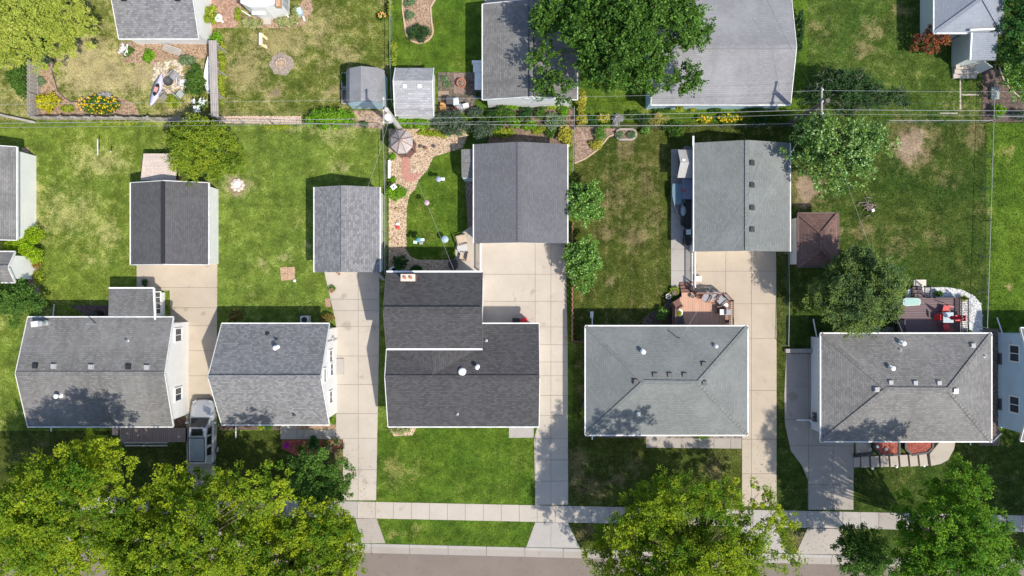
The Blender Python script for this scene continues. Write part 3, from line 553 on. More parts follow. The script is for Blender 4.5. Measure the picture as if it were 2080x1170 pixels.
h5.box_vents([(1808,777),(1858,778),(1906,778),(1780,791),(1975,702)], vgrey); h5.box_vents([(1940,794)], galv); h5.pipes([(1830,697),(1808,747)], white, .1, .5, True); h5.pipes([(1828,711),(2000,723)], ltgrey, .07, .3)
for wy_ in (724,806): window(h5.root, (h5.w[0], gy(wy_,1.9), 1.9), .8, .8, '-x')
spout(h5.root, (1652,648), (1660,690)); spout(h5.root, (1618,853), (1648,853)); spout(h5.root, (1660,870), (1645,855)); spout(h5.root, (1968,893), (1972,904)); spout(h5.root, (2014,900), (2034,880))
xm = h5.w[0]-.12
for dy in (0,.25,.5): MB().rb(xm, gy(836)-dy, .7, .16, .18, .4).build('electric_meter', dkgrey, h5.root)
MB().tube([(xm-.05,gy(848),.1),(xm-.05,gy(848),1.4)], .05, 6).build('gas_pipe', dkgrey, h5.root)
xw = 990/S; h6 = gable('house', 'pale blue sided house at the right edge with two side windows', 'house', 2073, 2480, 667, 895, 782, 'x', 2.7, 4.2, sh_old, si_b, oh=.5, rk=.28)
for wy_ in (718,822): window(h6.root, (h6.u0, gy(wy_,1.75), 1.75), 1.15, .95, '-x')
m = MB(); m.box(h6.u0-.07, h6.w0-.05, 0, h6.u0+.02, h6.w1+.05, .35); m.build('foundation', plain('foundation_blue', (.45,.55,.64), .8), h6.root)
for wy_ in (728,820): window(h6.root, (h6.u0-.07, gy(wy_), .2), .7, .22, '-x', dkgrey, False)
spout(h6.root, (2025,645), (2038,682)); spout(h6.root, (2052,684), (2038,682)); MB().rb(h6.u0-.06, gy(692,1.2), 1.0, .12, .25, .3).build('electric_meter', ltgrey, h6.root)
# --- rear and top row
hA = gable('house', 'grey gabled house with white walls at the top left', 'house', 241, 404, -153, 78, -57, 'x', 2.4, 4.0, sh_mot, si_w, oh=.4, rk=.1); hA.box_vents([(252,-3),(361,-3)], black)
hE = hip('house', 'blue grey hip roofed house with rear entry porch at the top right', 'house', 1898, 2036, -220, 66, (1996,-150), (1996,-5), 2.5, 3.9, sh_blue, si_g)
m = MB(); q = [G(1974,66,2.75), G(2027,66,2.75), G(2023,122,2.3), G(1971,122,2.3)]; m.slab(q, .12); m.build('porch_roof', sh_blue, hE.root, uv=True)
xa, xb, ya, yb = q[3][0]-.02, q[2][0]-.1, q[2][1]+.2, q[0][1]+.4; MB().box(xa+.06, ya, 0, xb, yb, 2.16).build('porch_wall', si_g, hE.root, uv=True); exclr(xa, ya-.6, xb, yb)
trims(hE.root, [(q[0],q[3])], white, .1); m = MB(); m.bar(G(1970,61,2.85), G(2020,59,2.85), .12, .14); m.build('gutter', white, hE.root)
for k in range(3): MB().box(xa+.1+.0, ya-.3*(k+1), 0, xa+1.9, ya-.3*k, .5-.15*k).build('step', conc_w, hE.root)
MB().ob((xb-.1, ya-.35, .9), (.8,-.6,0), (.6,.8,0), (0,0,1), .75, .04, 1.8).build('screen_door', ltgrey, hE.root)
hF = gable('house', 'grey roofed house with tall white wall cut off by the left edge', 'house', -190, 33, 298, 488, -80, 'y', 2.6, 3.9, sh_grey, si_w, oh=.3, rk=.2)
hF2 = gable('outbuilding', 'small grey gabled building with white wall below the round shrub at left', 'shed', -70, 30, 512, 573, 543, 'x', 2.4, 3.1, sh_old, si_w, oh=.25, rk=.1)
# white sun room with skylight
root = thing('sun_room', 'white flat roofed sun room at the top edge between the hedges', 'house', G(550,-10)); P = [G(512,-80)[:2], G(590,-80)[:2], G(588,30)[:2], G(560,40)[:2], G(532,40)[:2], G(514,32)[:2]]
MB().prism(P, 0, 2.3).build('wall', si_w, root, uv=True); cP = np.mean(P, 0); MB().prism([tuple(cP+(np.array(p)-cP)*(1.02,1.0)) for p in P], 2.3, 2.42).build('roof', plain('roof_membrane', (.72,.72,.73), .6, var=.08, sc_=2), root); excl(P)
MB().box(gx(512,1.4),gy(30,1.4),1.35,gx(540,1.4),gy(12,1.4),1.45).build('awning', white, root); MB().box(gx(590)-.01,gy(28),.6,gx(590)+.05,gy(-10),1.9).build('window', plain('pale_window', (.4,.42,.46), .2, var=.3, sc_=3), root)
x, y = gx(566,2.6), gy(3,2.6); c_ = MB().box(x-.16,y-.4,2.3,x+.16,y+.5,2.75).build('chimney', plain('brick_orange', (.5,.3,.18), .9, var=.3, sc_=8), root); spout(root, (479,14), (511,34), .1); spout(root, (572,22), (588,36), .1); MB().box(gx(536),gy(51),0,gx(552),gy(38),.15).build('step', conc_w, root)
# --- garages and sheds
gC = gable('garage', 'grey garage half under the big maple with dark ridge strips', 'garage', 981, 1172, 8, 203, 1079, 'y', 2.6, 3.5, sh_lt if False else sh_grey, si_w, oh=.3, rk=.1)
br_ = gx(1079,3.5)
for d in (-.16,.16): MB().box(br_+d-.025, gy(196,3.5), 3.47, br_+d+.025, gy(12,3.5), 3.56).build('ridge_strip', black, gC.root)
for d in (-.35,.35): MB().box(br_+d-.22, gC.u0-.05, 2.55, br_+d+.22, gC.u0+.02, 2.8).build('louvre', ltgrey, gC.root)
MB().box(gC.box[0], gC.box[3]-.3, -.05, gC.box[2]+1, gC.box[3]+4, .03).build('rear_pad', conc_o, gC.root)
gD = gable('garage', 'wide pale grey garage to the right of the big maple', 'garage', 1322, 1606, -22, 212, 95, 'x', 2.6, 3.67, sh_lt, si_lb, oh=.3, rk=.1)
gG = gable('garage', 'coal grey garage with black ridge vent and wooden lean-to behind', 'garage', 266, 423, 371, 538, 331, 'y', 2.5, 3.5, sh_coal, si_w, oh=.3, rk=.15, rcap=False)
MB().box(gx(331,3.5)-.13, gG.u0-.1, 3.44, gx(331,3.5)+.13, gG.u1+.1, 3.56).build('ridge_vent', black, gG.root)
gH = gable('garage', 'narrow garage with mottled grey shingles above the warm driveway', 'garage', 639, 771, 380, 553, 697, 'y', 2.4, 3.3, sh_mot, si_w, oh=.2, rk=.15, gedge=False)
gI = gable('garage', 'slate grey garage between the pebble garden and two small trees', 'garage', 963, 1152, 293, 494, 1055, 'y', 2.5, 3.4, sh_dark, si_w, oh=.3, rk=.15, gedge=False)
gK = gable('garage', 'green grey garage with four black roof vents', 'garage', 1410, 1604, 290, 511, 1517, 'y', 2.5, 3.5, sh_green, si_w, oh=.3, rk=.15, gedge=False); gK.box_vents([(1527,331),(1527,376),(1527,422),(1527,466)], black, 0)
m = MB(); m.bar((gK.box[0]-.06, gK.box[3]+.5, 2.46), (gK.box[0]-.06, gK.box[3]-.2, 2.46), .12, .13); m.build('gutter', white, gK.root)
gL = hip('shed', 'brown hip roofed shed between green grey garage and spruce', 'shed', 1622, 1702, 434, 541, (1669,474), (1668,505), 2.2, 3.1, sh_brown, si_w, oh=.22, gm=plain('brown_trim', (.12,.08,.07), .7))
def profroof(name, label, ax, prof, a0p, a1p, zmid, rm, wm, oh=.08, group=None, gm=None):
    """gambrel or saltbox shed: prof = [(plan coordinate, z)] across, a0p..a1p along"""
    pw = [((gx(p, z) if ax == 'y' else gy(p, z)), z) for p, z in prof]; al = sorted([(gy(p, zmid) if ax == 'y' else gx(p, zmid)) for p in (a0p, a1p)])
    if pw[0][0] > pw[-1][0]: pw = pw[::-1]
    P = (lambda u, v, z: (v, u, z)) if ax == 'y' else (lambda u, v, z: (u, v, z)); c = P(sum(al)/2, (pw[0][0]+pw[-1][0])/2, 0)
    root = thing(name, label, 'shed', c, group); m = MB()
    for (v0, z0), (v1, z1) in zip(pw[:-1], pw[1:]): m.slab([P(al[0],v0,z0),P(al[1],v0,z0),P(al[1],v1,z1),P(al[0],v1,z1)], .07)
    m.build('roof', rm, root, uv=True); n = len(pw)+2; w_ = MB()
    pr = [(pw[0][0]+oh, 0)]+[(v+(oh if i == 0 else -oh if i == len(pw)-1 else 0), z-.1) for i, (v, z) in enumerate(pw)]+[(pw[-1][0]-oh, 0)]
    vs = [P(al[0]+.12, v, z) for v, z in pr]+[P(al[1]-.12, v, z) for v, z in pr]; fs = [tuple(range(n)), tuple(range(2*n-1, n-1, -1))]+[(i, n+i, n+(i+1)%n, (i+1)%n) for i in range(n)]
    if ax == 'y': fs = [f[::-1] for f in fs]
    w_.add(vs, fs); w_.build('wall', wm, root, uv=True)
    if gm:
        t_ = MB()
        for a_ in al:
            for (v0, z0), (v1, z1) in zip(pw[:-1], pw[1:]): t_.bar(P(a_,v0,z0-.02), P(a_,v1,z1-.02), .05, .1)
        t_.build('fascia', gm, root)
    xs = sorted([P(al[0],pw[0][0],0), P(al[1],pw[-1][0],0)]); exclr(min(xs[0][0],xs[1][0]), min(xs[0][1],xs[1][1]), max(xs[0][0],xs[1][0]), max(xs[0][1],xs[1][1]))
    return root, pw, al
profroof('shed', 'pale blue barn shed with grey gambrel roof beside the utility pole', 'y', [(703,1.75),(710,2.35),(733,2.85),(768,2.45),(781,1.8)], 137, 207, 2.5, sh_lt, si_lb)
r_, pw, al = profroof('shed', 'silver shingled shed with two white roof squares beside the vegetable bed', 'x', [(138,1.9),(163,2.8),(219,2.3),(236,1.8)], 801, 880, 2.3, sh_white, si_w, gm=white)
for px in (822,852): MB().rb(gx(px,2.75), gy(175,2.75), 2.66, .28, .26, .1).build('roof_vent', white, r_)
# little lean-to shed on the slate garage, grey cabin shed in the side yard
root = thing('tool_shed', 'small grey roofed tool shed against the slate grey garage', 'shed', G(952,336)); m = MB(); m.slab([G(937,303,1.95),G(963,303,2.15),G(963,330,2.15),G(937,330,1.95)], .06); m.build('roof', sh_old, root, uv=True); m = MB(); m.slab([G(937,330.3,1.95),G(963,330.3,2.15),G(964,361,1.8),G(938,361,1.6)], .06); m.build('roof', sh_grey, root, uv=True); MB().box(gx(939.5,1.8),gy(362,1.6),0,gx(961,1.8),gy(305,1.8),1.5).build('wall', si_gw, root, uv=True)
exclr(gx(938,1.8),gy(362,1.6),gx(963,1.8),gy(305,1.8))
root = thing('storage_shed', 'grey resin storage shed with dark front in the side yard', 'shed', G(1390,335)); zt = 2.15; MB().box(gx(1379),gy(358),.03,gx(1408),gy(306),1.7).build('body', plain('resin_dark', (.1,.1,.1), .6), root)
m = MB(); m.slab([G(1377,304,1.85),G(1409,304,1.85),G(1409,330,zt),G(1382,330,zt)], .05); m.slab([G(1382,330,zt),G(1409,330,zt),G(1409,361,1.75),G(1376,361,1.75)], .05); m.build('roof', plain('resin_grey', (.33,.32,.31), .6), root); MB().rb(gx(1389,2.1), gy(326,2.1), 2.0, .24, .24, .12).build('roof_vent', ltgrey, root); MB().box(gx(1379)-.05,gy(350),.1,gx(1379)-.005,gy(314),1.55).build('door', dkgrey, root)
# wooden lean-to behind coal garage
root = thing('wooden_lean_to', 'pale weathered plank lean-to roof behind the coal grey garage', 'shed', G(330,345)); ln = wood('plank_pink', (.6,.5,.44), 1); za, zb_ = 1.5, 1.9
x0, x1 = gx(290,1.6), gx(361,1.6); y0, y1 = gy(366,1.9), gy(312,1.5); n = 18
for i in range(n):
    t0, t1 = i/n, (i+1)/n-.006; m = MB(); yy0, yy1 = y1+(y0-y1)*t0, y1+(y0-y1)*t1; zz0, zz1 = za+(zb_-za)*t0, za+(zb_-za)*t1; m.slab([(x0,yy0,zz0+.02),(x1,yy0,zz0+.02),(x1,yy1,zz1),(x0,yy1,zz1)], .03); m.build('plank', ln, root)
for px, py in ((x0+.1,y1-.1),(x1-.1,y1-.1),(x0+.1,y0+.1),(x1-.1,y0+.1),((x0+x1)/2,y1-.1)): MB().box(px-.05,py-.05,0,px+.05,py+.05,za-.02 if py > (y0+y1)/2 else zb_-.08).build('post', brownw, root)
for xx in (x0, x1-.03): MB().box(xx,y0,.0,xx+.03,y1,1.4).build('side_panel', wood('plank_orange', (.5,.3,.16)), root)
exclr(x0,y0,x1,y1)
# hexagonal gazebo
cxg, cyg = G(813,284,3.1)[:2]; root = thing('gazebo', 'small eight sided gazebo with tan roof and dark ribs', 'gazebo', (cxg, cyg, 0)); m = MB(); hx, hy = gx(840,2.3)-gx(791,2.3), gy(262,2.3)-gy(314,2.3)
c0 = (gx(816,2.3), gy(288,2.3)); RX, RY = hx/2*.98, hy/2*.98; pts = [(c0[0]+RX*math.cos(R(22.5+45*k)), c0[1]+RY*math.sin(R(22.5+45*k)), 2.3) for k in range(8)]; ap = (c0[0], c0[1], 3.15)
m = MB()
for k in range(8): m.slab([pts[k], pts[(k+1)%8], ap], .06)
m.build('roof', sh_tan, root, uv=True); ribm = plain('rib_brown', (.22,.13,.11), .8)
for k in range(8): MB().bar(np.array(pts[k])+(0,0,.02), np.array(ap)+(0,0,.02), .05, .05).build('rib', ribm, root)
for k in range(8):
    x, y, _ = pts[k]; MB().rb(c0[0]+(x-c0[0])*.88, c0[1]+(y-c0[1])*.88, 0, .1, .1, 2.28).build('post', ribm, root)
MB().lathe((c0[0],c0[1],0), [(RX*.9,.0),(RX*.9,.15)], 8, a0=R(22.5)).build('floor', brownw, root)
# ---------------------------------------------------------------- decks, steps
def planks(parent, x0, x1, y0, y1, z, along, pitch, mat, gap=.012, th=.03, name='plank', tfun=None):
    lo, hi = (x0, x1) if along == 'y' else (y0, y1); n = max(1, round((hi-lo)/pitch)); p = (hi-lo)/n
    for i in range(n):
        a, b_ = lo+i*p+gap/2, lo+(i+1)*p-gap/2; e0, e1 = (y0, y1) if along == 'y' else (x0, x1)
        if tfun: e0, e1 = tfun((a+b_)/2, e0, e1)
        if e1-e0 < .05: continue
        m = MB(); m.box(*((a,e0,z-th,b_,e1,z) if along == 'y' else (e0,a,z-th,e1,b_,z))); m.build(name, mat, parent)
def railing(parent, p, q, z0, h, mat, nb=.14, posts=True, tw=.09):
    p, q = np.array([*p, z0]), np.array([*q, z0]); L = np.linalg.norm(q-p); up = np.array([0,0,1.])
    MB().bar(p+up*h, q+up*h, tw, .05).build('hand_rail', mat, parent); MB().bar(p+up*.12, q+up*.12, .05, .05).build('bottom_rail', mat, parent)
    if posts:
        for t in np.linspace(0, 1, max(2, int(L/1.9)+1)): c = p+(q-p)*t; MB().rb(c[0], c[1], z0, .09, .09, h+.08).build('post', mat, parent)
    n = int(L/nb); bm = MB().box(-.015,-.015,0,.015,.015,h-.14).mesh('baluster'); bm.materials.append(mat); o0 = np.array(ORG[parent.name])
    for i in range(1, n):
        o = bpy.data.objects.new('baluster', bm); o.location = p+(q-p)*i/n+up*.13-o0; o.parent = parent; col.objects.link(o)
cedar = wood('cedar', (.56,.33,.23), 1, var=.12); cedar_d = wood('cedar_dark', (.2,.1,.08)); purple = wood('purple_plank', (.17,.115,.12), 0, var=.15); blackw = plain('black_wood', (.025,.02,.022), .6); greyw = wood('grey_plank', (.4,.36,.33), 1); greyw0 = wood('grey_plank_x', (.42,.38,.34), 0)
zd = .55; dk = thing('cedar_deck', 'pink cedar deck behind the green grey hip roofed house', 'deck', G(1426,630)); X0, X1, Y0, Y1 = gx(1366,zd), gx(1484,zd), gy(666,zd), gy(594,zd)
def tf(u, e0, e1):
    if u < gx(1383,zd): return e0, e1-.35-(gx(1383,zd)-u)*.9
    if u > gx(1470,zd): return e0, e1-.1-(u-gx(1470,zd))*.8
    return e0, e1
planks(dk, X0, X1, Y0, Y1, zd, 'y', .14, cedar, tfun=tf); MB().prism([(X0+.05,Y0+.05),(X1-.05,Y0+.05),(X1-.05,Y1-.7),(X1-.75,Y1-.15),(X0+.8,Y1-.15),(X0+.05,Y1-.95)], .0, zd-.04).build('deck_frame', blackw, dk); exclr(X0, Y0, X1, Y1)
railing(dk, (X0+.05, Y0+.1), (X0+.05, Y1-1.0), zd, .85, cedar_d); railing(dk, (gx(1410,zd), Y1-.05), (gx(1468,zd), Y1-.05), zd, .8, cedar_d, tw=.14); railing(dk, (gx(1469,zd), Y1-.08), (X1-.05, Y1-.62), zd, .8, cedar_d); railing(dk, (X1-.05, Y0+.1), (X1-.05, Y1-.65), zd, .8, cedar_d)
for k in range(3): MB().box(gx(1384,zd), Y1+.01+.26*k, 0, gx(1403,zd), Y1+.26*(k+1), zd-.14*(k+1)).build('step', cedar_d, dk)
railing(dk, (gx(1406,zd), Y1+.05), (gx(1406,zd), Y1+.8), .0, 1.0, cedar_d, .2)
zd2 = .6; d2 = thing('plank_deck', 'purple brown deck with black rails behind the weathered grey house', 'deck', G(1890,640)); X0, X1, Y0, Y1 = gx(1824,zd2), gx(1952,zd2), gy(690,zd2), gy(604,zd2)
planks(d2, X0, X1-.62, Y0, Y1, zd2, 'x', .185, purple, .02); planks(d2, X1-.6, X1, Y0, Y1, zd2, 'x', .185, wood('purple_dark', (.12,.08,.085), 0), .02); MB().box(X0+.04, Y0, 0, X1-.04, Y1-.04, zd2-.04).build('deck_frame', blackw, d2); exclr(X0,Y0,X1,Y1)
railing(d2, (X1-.02, Y0), (X1-.02, Y1-.05), zd2, .9, blackw, .13); railing(d2, (X0+.02, Y0), (X0+.02, Y0+1.6), zd2, .9, blackw, .13); railing(d2, (gx(1897,zd2), Y1-.03), (X1-.05, Y1-.03), zd2, .25, blackw, .3)
for k in range(3): MB().box(gx(1860,zd2), Y1+.01+.28*k, 0, gx(1880,zd2), Y1+.28*(k+1), zd2-.15*(k+1)).build('step', purple, d2)
railing(d2, (gx(1857,zd2), Y1), (gx(1857,zd2), Y1+.85), .25, .9, blackw, .14); railing(d2, (gx(1882,zd2), Y1), (gx(1882,zd2), Y1+.85), .25, .9, blackw, .14)
pl = thing('stone_landing', 'pale plank landing at the foot of the purple brown deck steps', 'landing', G(1867,576)); planks(pl, gx(1855), gx(1880), gy(583.5), gy(568), .09, 'x', .12, plain('landing_cream', (.62,.57,.47), .8)); exclr(gx(1855), gy(584), gx(1880), gy(568)); MB().box(gx(1856), gy(583), 0, gx(1879), gy(569), .055).build('base', joint, pl)
rp = thing('entry_ramp', 'weathered boardwalk ramp in front of the leftmost grey house', 'ramp', G(310,888)); zd3 = .35
planks(rp, gx(243,zd3), gx(377,zd3), gy(898,zd3), gy(869,zd3), zd3, 'y', .14, wood('ramp_plank', (.34,.25,.22), 1), .02); MB().box(gx(245,zd3), gy(897,zd3), 0, gx(376,zd3), gy(870,zd3), zd3-.04).build('frame', blackw, rp)
for y_ in (899,905): MB().bar(G(254,y_,.5), G(340,y_,.5), .1, .1).build('hand_rail', greyw0, rp)
for px in (256,298,338): MB().rb(gx(px,.3), gy(899,.3), 0, .1, .1, .55).build('post', greyw0, rp)
MB().box(gx(232), gy(882), 0, gx(244), gy(868), .3).build('step', plain('step_pink', (.5,.35,.28), .9), rp); exclr(gx(232), gy(905), gx(377), gy(866))
# stone steps and raised planters of the weathered grey house
fs = thing('garden_steps', 'run of seven pale stone steps before the weathered grey house', 'steps', G(1820,936)); cst = concrete('step_stone', (.42,.37,.31), .3)
def stp(i): x0_ = 1748+19*i; t = i; return [(x0_, 927-t*1.0), (x0_+15.5, 926.5-t*1.0), (x0_+16.8+t*.3, 948-t*.7), (x0_+.8+t*.35, 949.5-t*.7)]
MB().prism([G(*p)[:2] for p in [(1733,927),(1890,919),(1893,944),(1733,950)]], -.02, .05).build('step_base', brownw, fs)
for i in range(7): MB().prism([G(*p)[:2] for p in stp(i)], .03, .1+.035*i).build('step', cst, fs)
MB().prism([G(*p)[:2] for p in [(1883,920),(1902,897),(1935,893),(1932,910),(1920,932),(1905,940),(1886,944)]], .0, .36).build('landing', cst, fs); MB().prism([G(*p)[:2] for p in [(1733,928),(1746,927),(1746,948),(1733,949)]], -.01, .07).build('step', cst, fs); excl([G(*p)[:2] for p in [(1733,880),(1940,880),(1930,915),(1905,944),(1733,952)]])
for nm, P_, lab in (('planter', [(1771,880),(1822,880),(1822,922),(1785,922),(1771,908)], 'raised red mulch planter with black timber edge left of its twin'), ('planter', [(1835,880),(1892,880),(1889,908),(1880,917),(1848,922),(1835,910)], 'raised red mulch planter with black timber edge beside the landing')):
    r_ = thing(nm, lab, 'planter', G(P_[0][0]+25, 905)); Q = [G(*p) for p in P_]; MB().prism([q[:2] for q in Q], 0, .3).build('mulch', mulch_r, r_)
    for a, b_ in zip(Q, Q[1:]+Q[:1]): MB().bar((a[0],a[1],.18), (b_[0],b_[1],.18), .16, .38).build('timber', blackw, r_)
tag(MB().bar((*G(1733,925)[:2],.12), (*G(1772,921)[:2],.12), .22, .24).build('timber_edge', blackw), 'black timber edge running from driveway to the left planter', 'edging')
MB_ = MB().prism([G(*p)[:2] for p in [(1738,880),(1771,880),(1771,920),(1738,922)]], -.02, .02); struct(MB_.build('planter_pad', conc_g))
for i, (px, py) in enumerate(((1781,907),(1799,912))): tag(MB().lathe(G(px,py,.3), [(.05,-.02),(.12,.05),(.1,.14),(.03,.18)], 10).build('white_rock', white), ['small','larger'][i]+' white rock on the left red mulch planter', 'rock')
for i, (px, py) in enumerate(((1772,951),(1821,948),(1877,946))):
    r_ = thing('path_light', ['first','middle','last'][i]+' small white path light below the stone steps, counted from driveway', 'path light', G(px,py), 'path lights by the stone steps'); MB().cyl(*G(px,py)[:2], 0, .25, .02).build('stake', black, r_); MB().lathe(G(px,py,.25), [(.1,0),(.09,.05),(.03,.1)], 10).build('lamp_cap', white, r_)
# ---------------------------------------------------------------- fences
galv2 = plain('fence_galvanised', (.3,.31,.31), .6, .3)
def chain(pts, label, h=1.15, post=2.6, seed=1):
    P = [np.array(G(*p)) for p in pts]; root = thing('chain_link_fence', label, 'fence', P[0]); m = MB(); up = np.array([0,0,1.])
    for a, b_ in zip(P[:-1], P[1:]):
        L = np.linalg.norm(b_-a); MB().tube([a+up*h, b_+up*h], .024, 6).build('top_rail', galv2, root); n = max(1, round(L/post))
        for i in range(n+1): c = a+(b_-a)*i/n; MB().tube([c, c+up*(h+.06)], .03, 6).build('post', galv2, root)
        k = int(L/.15); d = (b_-a)/L; s_ = np.cross(d, up)*.002
        for i in range(k):
            for sg in (1, -1):
                t0 = i*.15; t1 = t0+sg*h*.5
                if not 0 <= t1 <= L: continue
                p0, p1 = a+d*t0, a+d*t1+up*h; m.add([p0-s_-d*.002, p0+s_+d*.002, p1+s_+d*.002, p1-s_-d*.002], [(0,1,2,3)])
    w_ = m.build('wire_mesh', galv2, root); w_['kind'] = 'stuff'
chain([(441,253),(560,255),(783,262)], 'chain link fence behind the clipped hedge and pink pebbles'); chain([(783,262),(787,400),(787,556)], 'chain link fence beside the tan pebble bed')
chain([(797,-30),(797,120),(800,215)], 'chain link fence left of the peninsula garden bed')
chain([(790,258),(1000,260),(1167,262)], 'chain link fence behind the gazebo and blue green shrubs'); chain([(1167,262),(1400,262),(1600,258)], 'chain link fence behind the small oval planter')
chain([(1164,225),(1164,262),(1162,330),(1161,352)], 'short chain link fence beside the bare soil bed'); chain([(1790,252),(1900,252),(1998,252)], 'chain link fence above the worn tan lawn patch'); chain([(1998,252),(1992,450),(1985,664)], 'long chain link fence on the deep green lawn at right')
chain([(1590,515),(1592,600),(1590,700)], 'chain link fence beside the brown shed'); chain([(2001,140),(1998,252)], 'chain link fence beside the brown mulch bed at right'); chain([(2005,244),(2200,246)], 'chain link fence under the wires at the right edge')
def picket(name, pts, label, h, mat, pitch=.15, lean=0, wd=.13, th=.025):
    P = [np.array(G(*p)) for p in pts]; root = thing(name, label, 'fence', P[0]); up = np.array([0,0,1.])
    for a, b_ in zip(P[:-1], P[1:]):
        L = np.linalg.norm(b_-a); n = max(1, round(L/pitch)); d = (b_-a)/L; s_ = np.cross(d, up)
        for i in range(n): MB().ob(a+d*L*(i+.5)/n+up*(h/2+.03)+s_*(.02 if i % 2 else -.02), d, s_, up, wd, th, h+random.uniform(-.02,.02)).build('picket', mat, root)
        for zz in (.3, h-.25): MB().bar(a+up*zz, b_+up*zz, .05, .09).build('rail', mat, root)
        for i in range(int(L/2.4)+1): c = a+d*min(L, i*2.4); MB().ob(c+up*h/2-s_*.07, d, s_, up, .1, .1, h+.1).build('post', mat, root)
    return root
random.seed(3)
picket('picket_fence', [(82,136),(82,242)], 'grey weathered picket fence standing beside the yellow shrub', 1.45, greyw)
picket('board_fence', [(76,243),(250,244),(432,247)], 'low grey board fence behind the yellow flower bed', 1.0, greyw0, .5, wd=.47)
tag(MB().bar((*G(-40,226)[:2],.5), (*G(80,252)[:2],.5), .16, .14).build('timber_rail', greyw0), 'long slanted pale timber rail at the left edge below the picket fence', 'rail')
ar = thing('slat_arbour', 'grey slatted wooden screen carrying pink hanging baskets', 'arbour', G(445,165)); za = 2.1
for i in range(4): MB().bar((gx(426+4.0*i,za),gy(82,za),za), (gx(430.5+4.0*i,za),gy(238,za),za), .13, .05).build('slat', greyw, ar)
for t in (88,138,188,232):
    for px in (429,437): MB().rb(gx(px,za), gy(t,za), 0, .1, .1, za-.03).build('post', greyw, ar)
    MB().bar((gx(424,za),gy(t,za),za-.06), (gx(444,za),gy(t,za),za-.06), .06, .06).build('crossbar', greyw, ar)
# red brown rail fence between slate garage yard and dry lawn
picket('red_picket_fence', [(1161,455),(1161,690)], 'red brown picket fence beside the two small trees', 1.0, wood('red_wood', (.33,.17,.11), 1), .2, wd=.15, th=.05); tag(MB().bar((*G(1161,692)[:2],.3), (*G(1188,694)[:2],.3), .1, .6).build('low_board_fence', brownw), 'short brown fence return beside the green grey hip roofed house', 'fence')
rl = thing('white_railing', 'white metal railing between the green grey garage and cedar deck', 'railing', G(1405,550)); railing(rl, G(1405,513)[:2], G(1405,583)[:2], .03, 1.0, white, .13)
rl = thing('white_railing', 'white metal railing along the round patio', 'railing', G(975,525)); railing(rl, G(977,497)[:2], G(977,553)[:2], .03, .9, white, .13)
sf = thing('fence_gate', 'grey wooden gate closing the gap left of the weathered grey house', 'gate', G(1617,712)); planks(sf, gx(1593), gx(1650), gy(716), gy(708), .35, 'y', .16, greyw, .02, .35, 'board')
# ---------------------------------------------------------------- poles and wires
polem = wood('pole_wood', (.14,.115,.095), 1); HP = 6.8
def pole(px, py, label, pale=False, transformer=True):
    x, y, _ = G(px, py); root = thing('utility_pole', label, 'utility pole', (x, y, 0), 'utility poles along the back fence line'); MB().lathe((x,y,-.2), [(.2,0),(.15,HP+.2)], 12).build('pole', polem if not pale else plain('pole_pale', (.5,.46,.42), .9), root)
    MB().rb(x-.25, y+.02, HP-.45, 1.9, .1, .12, R(90)).build('crossarm', greyw, root)
    for d in (-.8,0,.8): MB().lathe((x-.25,y+d,HP-.33), [(.05,0),(.07,.06),(.04,.16)], 8).build('insulator', white, root)
    if transformer: MB().lathe((x+.02,y-.42,HP-1.2), [(.2,0),(.26,.05),(.26,.85),(.2,.92)], 16).build('transformer', plain('transformer_pale', (.66,.64,.62), .5), root)
    return x, y
p1 = pole(817, 268, 'pale utility pole with white transformer between blue shed and gazebo', True); p2 = pole(1601, 252, 'dark utility pole leaning past the wide pale garage', False, False)
def wire(name, pts, r, mat, label, sag=.25, n=16, lean=0):
    Q = []
    for a, b_ in zip(pts[:-1], pts[1:]):
        a, b_ = np.array(a, float), np.array(b_, float)
        for i in range(n):
            t = i/n; Q.append(a+(b_-a)*t-(0,0,sag*4*t*(1-t)))
    Q.append(np.array(pts[-1], float)); tag(MB().tube(Q, r, 5).build(name, mat), label, 'wire')
wm = plain('wire_pale', (.36,.37,.38), .5); wd_ = plain('wire_dark', (.05,.05,.05), .6)
L_, R_ = G(-500,280), G(2600,252)
for i, (dy, z, r, m_, lab) in enumerate(((.8,6.35,.007,wm,'highest thin power line crossing the whole picture'), (0,6.3,.008,wd_,'thin dark power line between the two bright lines'), (-.35,5.75,.012,wm,'thick pale cable running along the back fence line'), (-.62,5.6,.007,wm,'pale cable just below the thick one'))):
    wire('power_line', [(L_[0],L_[1]+dy,z), (p1[0]-.2,p1[1]+dy,z), (p2[0]-.1,p2[1]+dy,z), (R_[0],R_[1]+dy,z)], r, m_, lab, .35)
for i, (a, b_, lab) in enumerate((((p1[0],p1[1],5.4), (*gH.at(748,383)[:2],2.9), 'service wire from pale pole to the narrow mottled garage'), ((p1[0],p1[1],5.6), (X_:=gx(924,4.4), gy(552,4.4), 4.7), 'service wire crossing the pebble garden to the charcoal house'), ((p2[0],p2[1],5.6), h4.at(1378,680)[:2]+(4.2,), 'service wire over the green grey garage to its house'), ((p2[0],p2[1],5.7), h5.at(1828,690)[:2]+(3.6,), 'service wire from dark pole to the weathered grey house'), ((p2[0],p2[1],5.8), G(1700,-40,4.5), 'service wire over the deep green top lawn'), ((p2[0],p2[1],5.9), G(1540,-40,5), 'service wire over the wide pale garage'), ((p1[0],p1[1],5.9), G(905,-40,5), 'service wire over the peninsula garden bed'))):
    wire('service_wire', [a, b_], .007, wm if i in (0,1,2,3) else wd_, lab, .3)
